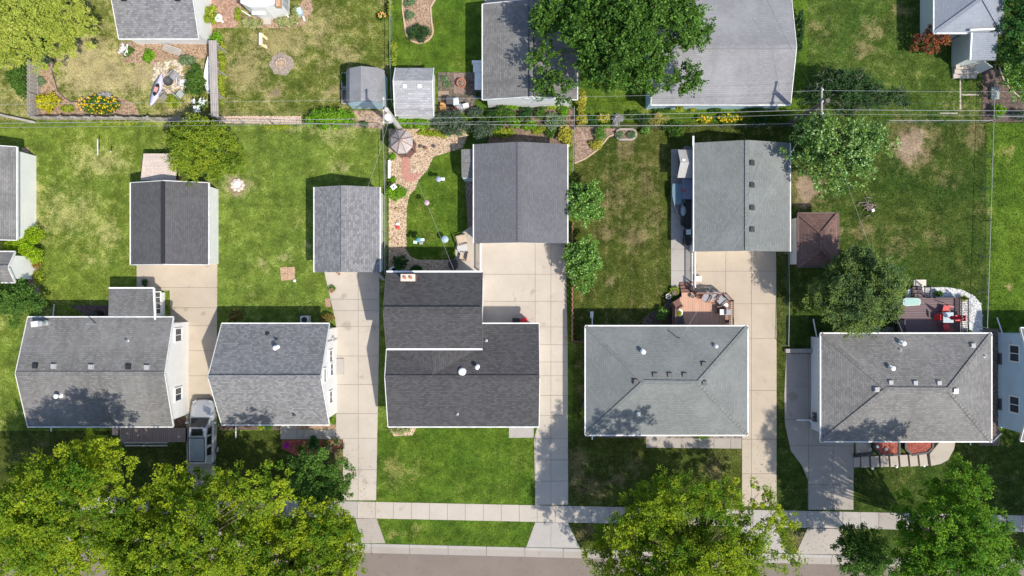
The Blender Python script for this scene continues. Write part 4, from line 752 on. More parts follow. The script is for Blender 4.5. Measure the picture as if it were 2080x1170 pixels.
# ---------------------------------------------------------------- parked car (nose up)
cx_, yf, yb = gx(421), gy(808), gy(936); Lc = yf-yb; silver = plain('car_silver', (.43,.44,.46), .28, .4, .03); root = thing('parked_car', 'silver car parked nose up on the tan driveway', 'car', (cx_, (yf+yb)/2, .035)); z0 = .035
secs = [(0,.34,.46,.58),(.01,.58,.32,.7),(.035,.78,.26,.8),(.08,.89,.23,.9),(.15,.93,.22,.98),(.25,.945,.22,1.03),(.32,.95,.22,1.06),(.6,.95,.22,1.06),(.9,.93,.24,1.06),(.97,.88,.3,1.02),(1.0,.8,.4,.95)]; vs = []; fs_ = []
for t, hw, zl, zt in secs:
    y = yf-Lc*t; prf = [(-hw*.93,zl),(-hw,zl+.15),(-hw,zt-.2),(-hw*.9,zt-.04),(-hw*.6,zt+.015),(0,zt+.03),(hw*.6,zt+.015),(hw*.9,zt-.04),(hw,zt-.2),(hw,zl+.15),(hw*.93,zl)]; vs += [(cx_+a, y, z0+b) for a, b in prf]
n = 11
for k in range(len(secs)-1): fs_ += [(k*n+i, k*n+i+1, (k+1)*n+i+1, (k+1)*n+i) for i in range(n-1)]+[(k*n+n-1, k*n, (k+1)*n, (k+1)*n+n-1)]
fs_ += [tuple(range(n-1,-1,-1)), tuple((len(secs)-1)*n+i for i in range(n))]; body = MB().add(vs, fs_).build('body', silver, root, smooth=True); body.modifiers.new('s','SUBSURF').render_levels = 2
cab = [(.27,.8,1.04,.84),(.42,.66,1.66,.86),(.5,.66,1.72,.86),(.85,.64,1.7,.85),(.95,.6,1.62,.84),(1.0,.62,1.0,.82)]; vs = []; fs_ = []
for t, hw, zt, hb in cab:
    y = yf-Lc*t; zb_ = min(1.02, zt); vs += [(cx_-hb,y,z0+zb_),(cx_-hw,y,z0+zt-.05),(cx_-hw*.85,y,z0+zt),(cx_+hw*.85,y,z0+zt),(cx_+hw,y,z0+zt-.05),(cx_+hb,y,z0+zb_)]
for k in range(5): fs_ += [(k*6+i, k*6+i+1, (k+1)*6+i+1, (k+1)*6+i) for i in range(5)]
cb_ = MB().add(vs, fs_).build('cabin', silver, root); bv_ = cb_.modifiers.new('b','BEVEL'); bv_.width = .05; bv_.segments = 3; bv_.limit_method = 'ANGLE'
cgl = plain('car_glass', (.01,.012,.015), .12, var=.05)
def lerpc(t):
    for a, b_ in zip(cab[:-1], cab[1:]):
        if a[0] <= t <= b_[0]: f = (t-a[0])/(b_[0]-a[0]); return [a[i]+(b_[i]-a[i])*f for i in range(4)]
a, b_ = lerpc(.285), lerpc(.405); m = MB(); e = .015
q = [(cx_-a[1]*.9,yf-Lc*.285,z0+a[2]+e),(cx_+a[1]*.9,yf-Lc*.285,z0+a[2]+e),(cx_+b_[1]*.86,yf-Lc*.405,z0+b_[2]+e),(cx_-b_[1]*.86,yf-Lc*.405,z0+b_[2]+e)]; MB().slab([np.array(p)+(0,.05,.05) for p in q], .03).build('windscreen', cgl, root)
for sg in (-1,1):
    for t0, t1 in ((.4,.52),(.54,.68),(.71,.84)):
        A, B_ = lerpc(t0), lerpc(t1); f0, f1 = (.15,.85); pt = lambda t, L_, f: (cx_+sg*(L_[3]+(L_[1]-L_[3])*f+.012), yf-Lc*t, z0+1.02+(L_[2]-.05-1.02)*f+.01)
        MB().add([pt(t0,A,f0),pt(t1,B_,f0),pt(t1,B_,f1),pt(t0+.02,A,f1)]+[(p[0]-sg*.015,p[1],p[2]) for p in (pt(t0,A,f0),pt(t1,B_,f0),pt(t1,B_,f1),pt(t0+.02,A,f1))], [(0,1,2,3),(7,6,5,4),(0,4,5,1),(1,5,6,2),(2,6,7,3),(3,7,4,0)]).build('side_window', cgl, root)
    MB().tube([(cx_+sg*.6,yf-Lc*.55,z0+1.79),(cx_+sg*.6,yf-Lc*.93,z0+1.78)], .025, 6).build('roof_rail', black, root); m = MB(); m.rb(cx_+sg*1.06, yf-Lc*.35, z0+1.0, .2, .12, .16); m.build('mirror', silver, root)
    MB().rb(cx_+sg*.6, yf-Lc*.035-.02, z0+.7, .3, .2, .1, -sg*.5).build('headlight', plain('lamp_glass', (.35,.36,.38), .15), root)
    for t in (.17,.8):
        w_ = MB(); yw = yf-Lc*t; vsn = [(.34,0),(.36,.04),(.36,.18),(.34,.22)]; w_.lathe((0,0,0), [(r,z) for r, z in vsn], 20); w_.v = [(cx_+sg*(.74+p[2]), yw+p[0], .36+.035+p[1]) for p in w_.v]; ty = w_.build('tyre', black, root)
        w_ = MB(); w_.lathe((0,0,0), [(.22,0),(.2,.02)], 12); w_.v = [(cx_+sg*(.965+p[2]*.5), yw+p[0], .395+p[1]) for p in w_.v]; w_.build('rim', galv, ty)
    for t in (.5,.66): MB().rb(cx_+sg*.955, yf-Lc*t, z0+.82, .03, .2, .04).build('door_handle', silver, root)
for sg in (-1,1): MB().bar((cx_+sg*.5,yf-Lc*.06,z0+.895),(cx_+sg*.42,yf-Lc*.26,z0+1.055),.035,.02).build('bonnet_crease', silver, root)
MB().box(cx_-.55,yf-.02,z0+.45,cx_+.55,yf+.03,z0+.62).build('grille', black, root); MB().rb(cx_, yb-.05, z0+.3, 1.7, .14, .25).build('bumper', gc_ if False else dkgrey, root)
MB().rb(cx_, yf-Lc*.475, z0+1.705, .86, .5, .03).build('sunroof', cgl, root)
for t in (.56,.92): MB().bar((cx_-.62,yf-Lc*t,z0+1.8),(cx_+.62,yf-Lc*t,z0+1.8),.05,.04).build('roof_bar', black, root)
for i in range(5): MB().box(cx_-.5+i*.22, yf-Lc*.91, z0+1.705, cx_-.44+i*.22, yf-Lc*.57, z0+1.74).build('roof_strip', silver, root)
# ---------------------------------------------------------------- furniture and garden things
def chair(px, py, a, mat, label, z=.035, sz=.55, name='patio_chair', cush=None, group=None, arms=True, legm=None):
    x, y, _ = G(px, py, z+.4); r_ = thing(name, label, 'chair', (x, y, z), group); legm = legm or mat; c, s_ = math.cos(R(a)), math.sin(R(a)); ux, uy = V(c,s_,0), V(-s_,c,0); o = V(x,y,z); up = V(0,0,1)
    MB().ob(o+up*.4, ux, uy, up, sz, sz, .06).build('seat', cush or mat, r_); MB().ob(o-uy*sz*.5+up*.68-uy*.08, ux, (uy*.25+up)/1.03, (uy-up*.25)/1.03, sz, .58, .05).build('backrest', cush or mat, r_)
    for i in (-1,1):
        for j in (-1,1): MB().bar(o+ux*i*sz*.45+uy*j*sz*.45, o+ux*i*sz*.45+uy*j*sz*.45+up*.4, .04, .04, (1,0,0)).build('leg', legm, r_)
        if arms: MB().ob(o+ux*i*sz*.52+up*.6, ux, uy, up, .07, sz, .04).build('armrest', legm, r_)
    return r_
def rtable(px, py, r, h, mat, label, z=.035, legm=None, name='round_table'):
    x, y, _ = G(px, py, z+h); r_ = thing(name, label, 'table', (x, y, z)); MB().lathe((x,y,z+h-.04), [(r,0),(r,.04)], 20).build('table_top', mat, r_)
    MB().cyl(x, y, z, z+h-.04, .04).build('stem', legm or mat, r_); MB().lathe((x,y,z), [(r*.5,0),(r*.4,.03)], 14).build('base', legm or mat, r_)
def pot(px, py, r, h, mat, label, z=.03, name='flower_pot', fill=soil):
    x, y, _ = G(px, py, z+h); r_ = thing(name, label, 'pot', (x, y, z)); MB().lathe((x,y,z), [(r*.7,0),(r,h*.85),(r*1.08,h*.86),(r*1.08,h),(r*.9,h),(r*.88,h-.06)], 18).build('pot', mat, r_); MB().lathe((x,y,z+h-.08), [(r*.86,0),(r*.8,.03)], 14).build('soil', fill, r_)
gc = plain('grey_fabric', (.3,.3,.32), .8); cw = zd
chair(1376,618,-60,brownw,'brown wooden armchair at the left rail of the cedar deck',cw,.6); chair(1434,604,150,gc,'grey cushioned chair at the deck rail beside the orange pot',cw,.6,legm=cedar_d); chair(1451,602,170,gc,'grey folding chair in the middle of the deck rail row',cw,.55,legm=cedar_d); chair(1465,609,130,gc,'grey cushioned chair in the deck corner by the small white table',cw,.65,legm=cedar_d)
chair(1463,630,90,brownw,'brown wooden armchair near the grey grill on the cedar deck',cw,.55); chair(1379,651,10,dkgrey,'dark chair in the shaded lower left corner of the cedar deck',cw,.6)
rtable(1379.5,635,.29,.6,white,'round white table on the left of the cedar deck',cw); rtable(1475,620,.17,.5,white,'small round white side table at the right of the cedar deck',cw)
r_ = thing('grill', 'grey gas grill at the right rail of the cedar deck', 'grill', G(1475,634,cw)); x, y, _ = G(1475,634,cw+.8); MB().rb(x,y,cw,.5,.4,.7).build('cabinet', dkgrey, r_); MB().rb(x+.12,y,cw+.7,.4,.42,.22).build('lid', gc, r_); MB().rb(x-.28,y,cw+.72,.36,.42,.04).build('side_shelf', ltgrey, r_)
pot(1418,603,.13,.3,terr,'orange flower pot on the cedar deck',cw); pot(1407,602,.15,.3,plain('pot_green',(.3,.36,.3),.6),'pale green pot at the top of the deck steps',cw); pot(1358,602,.2,.3,white,'white ringed pot beside the cedar deck corner',.0); pot(1371,594,.22,.35,dkgrey,'dark planter tub behind the cedar deck',.035); pot(1478,653,.12,.4,dkgrey,'dark urn on the shaded right side of the cedar deck',cw)
tag(MB().rb(*G(1419,566,.3)[:2], .035, .42, .4, .35).build('storage_box', white), 'white storage box on the tan driveway above the cedar deck', 'box')
# red dining set
rs_ = red
for px, py, a, lab in ((1921,628,165,'red metal chair at the top side of the glass table'),(1908,644,-90,'red metal chair at the left side of the glass table'),(1922,664,15,'red metal chair at the bottom side of the glass table'),(1946,646,90,'red metal chair at the right side of the glass table under the umbrella')): chair(px,py,a,red,lab,zd2,.45,arms=False,group='red chairs on the purple brown deck')
r_ = thing('glass_table', 'square pale glass table between the red chairs', 'table', G(1926,645,zd2)); x, y, _ = G(1926,645,zd2+.7); MB().rb(x,y,zd2+.7,.78,.78,.03).build('table_top', plain('frosted_glass', (.42,.5,.53), .12, var=.1), r_)
for i in (-1,1):
    for j in (-1,1): MB().rb(x+i*.33,y+j*.33,zd2,.05,.05,.7).build('leg', grey, r_)
r_ = thing('patio_umbrella', 'closed red patio umbrella over the glass table', 'umbrella', G(1926,645,zd2)); MB().tube([(x,y,zd2),(x,y,zd2+2.5)], .025, 8).build('pole', ltgrey, r_); m = MB(); m.lathe((x,y,zd2+1.0), [(.1,0),(.16,.15),(.13,.7),(.06,1.3),(.02,1.48)], 12); m.build('canopy', plain('red_cloth', (.45,.02,.04), .85), r_); MB().lathe((x,y,zd2), [(.24,0),(.22,.07),(.05,.09)], 16).build('base', dkgrey, r_)
r_ = thing('hot_tub_cover', 'teal plastic tub on the upper left of the purple brown deck', 'tub', G(1851,614,zd2)); m = MB(); P_ = [G(*p,zd2+.3)[:2] for p in [(1834,608),(1840,605),(1862,605),(1869,608),(1870,615),(1867,620),(1838,622),(1833,618)]]; m.prism(P_, zd2, zd2+.35); m.build('rim', plain('teal_rim', (.4,.48,.44), .5), r_); c_ = np.mean(P_, 0); MB().prism([tuple(c_+(np.array(p)-c_)*.82) for p in P_], zd2+.34, zd2+.37).build('lid', plain('teal', (.25,.42,.38), .45), r_)
pot(1833,672,.25,.4,blackw,'black planter in the shaded left corner of the purple brown deck',zd2)
# patio set
wk = plain('wicker', (.25,.19,.15), .85); chair(939,487,-75,wk,'tan cushioned wicker chair near the slate garage corner',.035,.7,cush=tan); chair(942,521,80,wk,'tan cushioned wicker chair beside the black grill cover',.035,.6,cush=tan); rtable(939,504,.4,.5,plain('pale_glass', (.5,.5,.48), .1, var=.05),'round clear glass table between the wicker chairs',legm=ltgrey)
tag(MB().lathe(G(922,537), [(.38,0),(.42,.3),(.4,.95),(.25,1.1)], 10, .9, 1.1).build('grill_cover', black), 'black covered grill at the edge of the round patio', 'grill')
tub = thing('water_trough', 'white rimmed oval tub at the corner of the charcoal house', 'tub', G(803,549)); MB().lathe(G(803,549), [(.38,0),(.42,.45),(.42,.5),(.34,.5),(.33,.44)], 20, 1.0, .7).build('tub', white, tub); MB().lathe(G(803,549,.42), [(.32,0),(.3,.02)], 16, 1, .7).build('water', plain('tub_water', (.1,.16,.2), .1), tub)
def feeder(px, py, mat, label, h=1.5, r=.2, arms=()):
    x, y, _ = G(px, py, h); r_ = thing('bird_feeder', label, 'bird feeder', (x, y, 0)); MB().tube([(x,y,0),(x,y,h)], .02, 6).build('pole', dkgrey, r_); MB().lathe((x,y,h-.05), [(r*.6,0),(r*1.05,.04),(r,.1),(r*.3,.22)], 14).build('roof', mat, r_)
    for dx, dy, m_ in arms: MB().bar((x,y,h-.1),(x+dx,y+dy,h-.1),.02,.02).build('arm', dkgrey, r_); MB().rb(x+dx,y+dy,h-.2,.26,.2,.18).build('feeder_box', m_, r_)
feeder(891,364,plain('feeder_blue',(.36,.38,.52),.6),'blue round bird feeder with white side box near the brick path',arms=((.32,.02,white),)); feeder(867,412,plain('feeder_pink',(.6,.38,.45),.6),'pink round bird feeder in the middle of the pebble garden lawn',1.6,.19); feeder(904,486,plain('feeder_sky',(.36,.48,.56),.5),'pale blue oval bird bath near the round patio',.9,.26)
feeder(850,487,plain('feeder_teal',(.1,.35,.4),.6),'teal bird feeder with white boxes beside the pebble strip',1.6,.17,((-.25,-.18,white),(.3,.0,white),(.2,-.25,gc)))
fl = thing('garden_flag', 'white garden sign on a pole in the shrubs by the pebble bed', 'sign', G(802,389)); x, y, _ = G(800,380,1.0); MB().tube([(x+.1,y-.2,0),(x,y,1.1)], .02, 6).build('pole', white, fl); MB().ob((x,y,1.1),(.8,.6,0),(-.6,.8,0),(0,0,1),.4,.36,.04).build('sign_panel', white, fl); MB().ob((x,y,1.125),(.8,.6,0),(-.6,.8,0),(0,0,1),.12,.12,.01).build('emblem', dkgrey, fl)
for i, (px, py, a, m_, lab) in enumerate(((806,425,20,plain('log_tan',(.35,.24,.14),.9),'curled driftwood log on the pebble strip'),(808,455,70,white,'white stone ornament on the pebble strip'),(808,462,10,red,'small red ornament on the pebble strip'),(854,297,0,dkgrey,'dark boulder on the pebbles near the gazebo'),(881,297,40,dkgrey,'dark rounded stone on the pebbles above the lawn'),(863,300,40,brownw,'small brown stone between the dark ones'))): tag(MB().lathe(G(px,py,.03), [(.1,0),(.17,.07),(.12,.16),(.03,.2)], 9, 1.3 if i == 0 else 1, .8).build('garden_ornament', m_), lab, 'ornament')
tag(MB().rb(*G(792,345)[:2], 0, .18, 1.4, .35).build('planter_box', white), 'long white planter box along the chain fence by the brick path', 'planter')
# side yard clutter of the green garage
r_ = thing('blue_cabinet', 'blue grey box cabinet with a small red mark beside the storage shed', 'cabinet', G(1397,383)); MB().box(gx(1387,1.0),gy(404,1.0),.03,gx(1408,1.0),gy(362,1.0),1.0).build('body', plain('cab_blue',(.18,.2,.28),.6), r_); MB().rb(gx(1389,1.0),gy(387,1.0),1.0,.28,.28,.02).build('mark', plain('cab_red',(.32,.1,.09),.7), r_)
r_ = thing('rowing_boat', 'small grey green boat with blue cover in the side yard', 'boat', G(1374,405)); hull = []; 
for t in np.linspace(0,1,9): wv = .42*math.sin(math.pi*(.3+.7*t))**.7 if t < .999 else .02; hull.append((t, wv))
vs = []; fs_ = []; yA, yB = gy(376), gy(443)
for t, hw in hull: y = yA+(yB-yA)*t; x = gx(1371)+.25*t*t; vs += [(x-hw,y,.75),(x-hw*.6,y,.08),(x+hw*.6,y,.08),(x+hw,y,.75),(x+hw*.85,y,.75),(x+hw*.5,y,.25),(x-hw*.5,y,.25),(x-hw*.85,y,.75)]
for k in range(8): fs_ += [(k*8+i, k*8+(i+1)%8, (k+1)*8+(i+1)%8, (k+1)*8+i) for i in range(8)]
fs_ += [tuple(range(7,-1,-1))]; MB().add(vs, fs_).build('hull', plain('boat_hull',(.3,.32,.3),.5), r_); P_ = [(p[0],p[1]) for p in [vs[k*8] for k in range(6)]]+[(p[0],p[1]) for p in [vs[k*8+3] for k in range(5,-1,-1)]]; MB().prism(P_, .76, .8).build('cover', plain('boat_cover',(.12,.2,.25),.7), r_)
bike = thing('scooter', 'grey motor scooter under the garage eave in the side yard', 'scooter', G(1388,430)); x, y, _ = G(1388,428,.7); MB().lathe((x,y,.3), [(.15,0),(.28,.2),(.25,.45),(.1,.6)], 12, .8, 1.6).build('fairing', plain('scooter_grey',(.3,.34,.4),.35), bike); MB().rb(x,y-.7,.6,.25,.5,.12).build('seat', black, bike); MB().bar((x-.3,y+.5,1.0),(x+.3,y+.5,1.0),.04,.04).build('handlebar', black, bike)
for d in (-.85,.75):
    w_ = MB(); w_.lathe((0,0,0), [(.24,-.06),(.27,0),(.24,.06)], 16); w_.v = [(x+p[2],y+d+p[0],.31+p[1]) for p in w_.v]; w_.build('wheel', black, bike)
for i, (x0_,y0_,x1_,y1_,h,m_,lab) in enumerate(((1391,404,1409,462,.6,black,'long black tarp covered pile under the green garage eave'),(1393,465,1404,478,1.05,ltgrey,'white lidded bin beside the black tarp in the side yard'),(1392,481,1403,498,1.0,black,'black wheelie bin beside the white railing'),(1386,403,1393,412,.8,dkgrey,'dark crate at the foot of the blue grey cabinet'))):
    r_ = thing('wheelie_bin' if 'bin' in lab else 'tarp_pile' if 'tarp' in lab else 'crate', lab, 'bin' if 'bin' in lab else 'pile' if 'tarp' in lab else 'crate', G((x0_+x1_)/2,(y0_+y1_)/2)); xa,xb,ya,yb_ = gx(x0_,h),gx(x1_,h),gy(y1_,h),gy(y0_,h); MB().add([(xa+.04,ya+.04,.03),(xb-.04,ya+.04,.03),(xb-.04,yb_-.04,.03),(xa+.04,yb_-.04,.03),(xa,ya,h),(xb,ya,h),(xb,yb_,h),(xa,yb_,h)], [(3,2,1,0),(4,5,6,7),(0,1,5,4),(1,2,6,5),(2,3,7,6),(3,0,4,7)]).build('body', black if i == 1 else m_, r_)
    if 'bin' in lab or i == 0: MB().box(xa+.03,ya+.05,h,xb-.02,yb_-.05,h+.06).build('lid' if i else 'tarp', m_, r_)
# top left yard
r_ = thing('kayak', 'lilac kayak with red seat lying on the grass', 'kayak', G(319,183)); a, b_ = np.array(G(329,150,.3)), np.array(G(307,215,.3)); d = b_-a; L = np.linalg.norm(d); d /= L; s_ = np.cross(d,(0,0,1)); vs = []; fs_ = []; ky = plain('kayak_lilac', (.48,.47,.62), .35, var=.05)
for k in range(11): t = k/10; hw = .38*math.sin(math.pi*t)**.8+.01; c = a+d*L*t+(0,0,.1*(2*t-1)**2); vs += [c-s_*hw+(0,0,-.02), c-s_*hw*.6+(0,0,-.24), c+s_*hw*.6+(0,0,-.24), c+s_*hw+(0,0,-.02), c+(0,0,.06)]
for k in range(10): fs_ += [(k*5+i, k*5+(i+1)%5, (k+1)*5+(i+1)%5, (k+1)*5+i) for i in range(5)]
MB().add(vs, fs_).build('hull', ky, r_, smooth=True); c = a+d*L*.5; m = MB(); m.lathe((0,0,0), [(.5,0),(.52,.04),(.46,.06)], 16, 1, .42); m.v = [tuple(c+d*p[0]+s_*p[1]+np.array((0,0,.03+p[2]))) for p in m.v]; cp = m.build('cockpit', black, r_); MB().ob(c+(0,0,.1), d, s_, (0,0,1), .4, .28, .06).build('seat', plain('seat_salmon',(.6,.28,.25),.7), r_)
r_ = thing('fire_bowl', 'dark iron fire bowl among the grey chairs', 'fire bowl', G(347,168)); MB().lathe(G(347,168), [(.1,0),(.25,.15),(.38,.42),(.36,.44),(.22,.25),(.05,.2)], 18).build('bowl', dkgrey, r_)
for i, (px,py,a,m_,lab) in enumerate(((357,156,-130,gc,'dark grey slatted chair above the iron fire bowl'),(372,168,-90,ltgrey,'white folding chair right of the iron fire bowl'),(366,191,-40,plain('chair_sage',(.36,.4,.38),.7),'sage grey square chair below the white folding chair'),(331,193,40,plain('chair_brown',(.27,.24,.21),.8),'brown grey chair touching the lilac kayak'))): chair(px,py,a,m_,lab,0,.5,arms=i in (0,))
r_ = thing('garden_bench', 'pale weathered plank bench along the white wall', 'bench', G(352,106)); a, b_ = np.array(G(336,98)), np.array(G(373,111)); d = (b_-a)/np.linalg.norm(b_-a); s_ = np.cross(d,(0,0,1)); L = np.linalg.norm(b_-a)
for k in range(4): MB().ob((a+b_)/2+s_*(k-1.5)*.14+np.array((0,0,.42)), d, s_, (0,0,1), L, .12, .04).build('plank', greyw0, r_)
for t in (.12,.88): MB().ob(a+d*L*t+np.array((0,0,.2)), d, s_, (0,0,1), .08, .5, .4).build('leg', greyw0, r_)
hm = thing('hammock', 'white hammock hung beside the slatted screen', 'hammock', G(428,157)); vs = []; fs_ = []
for k in range(13): t = k/12; y = gy(118,1)+(gy(192,1)-gy(118,1))*t; z = 1.25-.7*math.sin(math.pi*t); hw = .3*math.sin(math.pi*t)+.02; xc = gx(426.5,1)-.3*math.sin(math.pi*t); vs += [(xc-hw,y,z+.12),(xc,y,z),(xc+hw,y,z+.12)]
for k in range(12): fs_ += [(k*3+i,k*3+i+1,(k+1)*3+i+1,(k+1)*3+i) for i in range(2)]
o = MB().add(vs, fs_).build('sling', white, hm); so_ = o.modifiers.new('s','SOLIDIFY'); so_.thickness = .02; m = MB(); MB().tube([(vs[1][0],vs[1][1],1.3),(gx(429,2.1),gy(112,2.1),1.9)], .015, 5).build('rope', greyw, hm); MB().tube([(vs[-2][0],vs[-2][1],1.3),(gx(430,2.1),gy(200,2.1),1.9)], .015, 5).build('rope', greyw, hm)
tag(MB().lathe(G(452,44), [(.12,0),(.1,.6),(.28,.68),(.3,.78),(.26,.8),(.05,.76)], 18).build('bird_bath', white), 'round white bird bath on the pink soil path', 'bird bath')
r_ = thing('lawn_chair_frame', 'pale pine C shaped swing seat lying on the lawn', 'seat', G(533,80)); pine = plain('pine', (.66,.52,.28), .7); MB().bar(G(530,68,.3),G(530,92,.3),.2,.35).build('back', plain('pine_pale',(.72,.66,.5),.7), r_)
for k in range(2):
    for j in range(2): MB().bar(G(532,69+k*21+j*3,.3),G(543,78+k*17+j*3,.25),.09,.07).build('arm', pine, r_)
    MB().rb(*G(541,78+k*15)[:2], 0, .08, .08, .24).build('leg', pine, r_)
r_ = thing('fire_pit', 'round stone fire pit on the bare lawn patch', 'fire pit', G(572,130)); 
for k in range(12): a = R(30*k); MB().rb(G(572,130)[0]+.36*math.cos(a), G(572,130)[1]+.36*math.sin(a), 0, .13, .18, .2, a).build('stone', plain('pit_stone',(.42,.32,.26),.9,var=.3), r_)
MB().lathe(G(572,130), [(.3,0),(.25,.06)], 14).build('ash', plain('ash',(.4,.3,.2),.95,var=.4), r_)
bed('fire_pit_ground', [(572+24*math.cos(R(k*18))*(1+.12*math.sin(k*2.1)), 130+23*math.sin(R(k*18))*(1+.1*math.cos(k*1.7))) for k in range(20)], speckle('dirt_grey', [(.3,.25,.2),(.36,.3,.25),(.24,.19,.15)], 12), .006)
r_ = thing('play_slide', 'pale blue plastic child slide beside the ivy hedge', 'slide', G(614,30)); MB().rb(*G(612,28)[:2], 0, .35, .5, .6, .15).build('tower', plain('toy_blue',(.5,.66,.76),.5), r_); MB().slab([G(613,33,.55),G(618,33,.55),G(621,43,.1),G(617,43,.1)], .04).build('chute', plain('toy_cream',(.72,.7,.6),.5), r_)
r_ = thing('clothesline_post', 'white T shaped clothesline post on the left lawn', 'post', G(228,314)); MB().tube([G(225,308),G(225,308,1.7)], .04, 8).build('post', ltgrey, r_); x, y, _ = G(220,290,1.9); MB().bar((gx(225),gy(308)-.6,1.7),(gx(225),gy(308)+.6,1.7),.06,.06).build('crossbar', ltgrey, r_)
r_ = thing('stone_ring', 'white stone ring with white centre on the bare lawn spot', 'stones', G(483,376))
for k in range(9): a = R(40*k); MB().lathe((G(483,376)[0]+.42*math.cos(a),G(483,376)[1]+.38*math.sin(a),0), [(.12,0),(.17,.08),(.08,.16)], 8).build('stone', plain('stone_pale',(.55,.48,.42),.9,var=.2), r_)
MB().lathe(G(483,375), [(.26,0),(.28,.2),(.2,.26)], 12).build('centre_stone', white, r_)
for i, (px,py) in enumerate(((577,549),(592,549),(578,563),(592,562))): tag(MB().rb(*G(px,py)[:2],0,.55,.5,.05,.12).build('paver', plain('paver_tan',(.42,.28,.18),.9,var=.25)), ['upper left','upper right','lower left','lower right'][i]+' tan paver of the four on the green lawn', 'paver', 'pavers laid on the lawn')
tag(MB().lathe(G(599,570), [(.05,0),(.12,.06),(.12,.14),(.04,.2)], 12).build('ball', white, smooth=True), 'white ball beside the tan pavers', 'ball'); tag(MB().rb(*G(666,615)[:2],0,.4,.65,.04,.1).build('paver', plain('paver_red',(.36,.22,.16),.9,var=.25)), 'red brown door mat paver beside the warm driveway', 'paver')
pot(673,590,.18,.35,terr,'terracotta pot at the driveway edge by the green lawn'); pot(688,556,.12,.25,plain('pot_pink',(.55,.35,.28),.8),'small pink pot at the garage mouth',.035)
r_ = thing('tyre_pile', 'black covered grill behind the leftmost grey house', 'grill', G(207,640)); MB().lathe(G(203,640), [(.35,0),(.38,.5),(.3,.8),(.1,.9)], 12).build('cover', black, r_)
tag(MB().lathe(G(343,648), [(.24,0),(.27,.7),(.28,.72),(.2,.8)], 8).build('waste_bin', plain('bin_green',(.01,.16,.04),.5)), 'green waste bin beside the white wing wall', 'bin')
r_ = thing('air_conditioner', 'grey air conditioner behind the mottled shingle house', 'air conditioner', G(618,650)); x, y, _ = G(618,650,.7); MB().rb(x,y,0,.6,.6,.7).build('housing', ltgrey, r_); MB().lathe((x,y,.7), [(.24,0),(.22,.02)], 16).build('fan_grille', black, r_)
r_ = thing('air_conditioner', 'dark air conditioner in the shade behind the weathered grey house', 'air conditioner', G(1777,668)); x, y, _ = G(1777,670,.7); MB().rb(x,y,0,.7,.7,.7).build('housing', gc, r_); MB().lathe((x,y,.7), [(.28,0),(.26,.02)], 16).build('fan_grille', black, r_)
for i, (px, m_, lab) in enumerate(((1048,black,'black bin behind the charcoal house'),(1064,red,'red bin behind the charcoal house'))):
    r_ = thing('wheelie_bin', lab, 'bin', G(px,653)); x, y, _ = G(px,653,.8); MB().rb(x,y,.035,.5,.45,.75).build('body', m_, r_); MB().rb(x,y,.79,.54,.5,.06).build('lid', m_, r_)
tag(MB().lathe(G(1185,820), [(.2,0),(.22,.8),(.1,.9)], 8, .7, 1.6).build('rain_barrel', black), 'black barrel at the west wall of the green grey house', 'barrel')
# vegetable bed things
pot(937,168,.34,.45,terr,'large round terracotta planter on the brick square')
for px in (922,929,936): tag(MB().box(gx(px),gy(190),.03,gx(px+6.6),gy(149),.05).build('paver_strip', plain('paver_strip',(.24,.17,.14),.9,var=.35,sc_=12)), {922:'left',929:'middle',936:'right'}[px]+' strip of brick pavers under the terracotta planter', 'paver', 'paver strips in the vegetable bed')
tag(MB().prism([G(*p)[:2] for p in [(890,185),(912,185),(912,195),(890,195)]], .02, .045).build('plank_board', wood('board_tan',(.3,.23,.16))), 'tan board lying in the vegetable bed', 'board')
for i, (px,py,w2,d2_,h,m_,nm,lab) in enumerate(((914,204,.5,.55,.9,black,'compost_bin','black compost bin at the vegetable bed edge'),(926,206,.42,.5,.8,blue,'cooler','pale blue cooler beside the black compost bin'),(946,214,.42,.28,.6,white,'storage_box','white box at the lower edge of the vegetable bed'),(927,217,.2,.2,.5,red,'bucket','red bucket below the pale blue cooler'),(934,218,.4,.42,.6,gc,'storage_box','grey box right of the red bucket'))):
    r_ = thing(nm, lab, nm.split('_')[-1], G(px,py)); x, y, _ = G(px,py,h); MB().rb(x,y,.03,w2,d2_,h-.05,.12*i).build('body', m_, r_); MB().rb(x,y,h-.02,w2*1.06,d2_*1.06,.07,.12*i).build('lid', {0:dkgrey,1:plain('cooler_lid',(.55,.66,.74),.5)}.get(i, m_), r_)
chair(900,214,0,plain('chair_orange',(.5,.27,.1),.7),'orange wooden chair below the vegetable bed',0,.42,arms=False)
r_ = thing('white_bench', 'white L shaped bench against the maple side garage', 'bench', G(969,155)); MB().box(gx(961,.5),gy(146,.5),.4,gx(977,.5),gy(128,.5),.46).build('seat_end', white, r_); MB().box(gx(964,.5),gy(182,.5),.4,gx(977,.5),gy(146.4,.5),.45).build('seat', white, r_); MB().box(gx(959,.5),gy(131,.5),.46,gx(978,.5),gy(126,.5),.9).build('backrest', white, r_)
for px,py in ((966,130),(975,180),(966,180),(975,130)): MB().rb(*G(px,py,.2)[:2],0,.07,.07,.4).build('leg', white, r_)
r_ = thing('hose_reel', 'coiled dark blue hose beside the white bench', 'hose', G(971,193)); m = MB()
for k in range(5): m.tube([(G(971,193)[0]+(.3-.02*k)*math.cos(R(24*i)), G(971,193)[1]+(.3-.02*k)*math.sin(R(24*i)), .06+.05*k) for i in range(16)], .025, 5)
m.build('coil', plain('hose_blue',(.04,.09,.13),.5), r_)
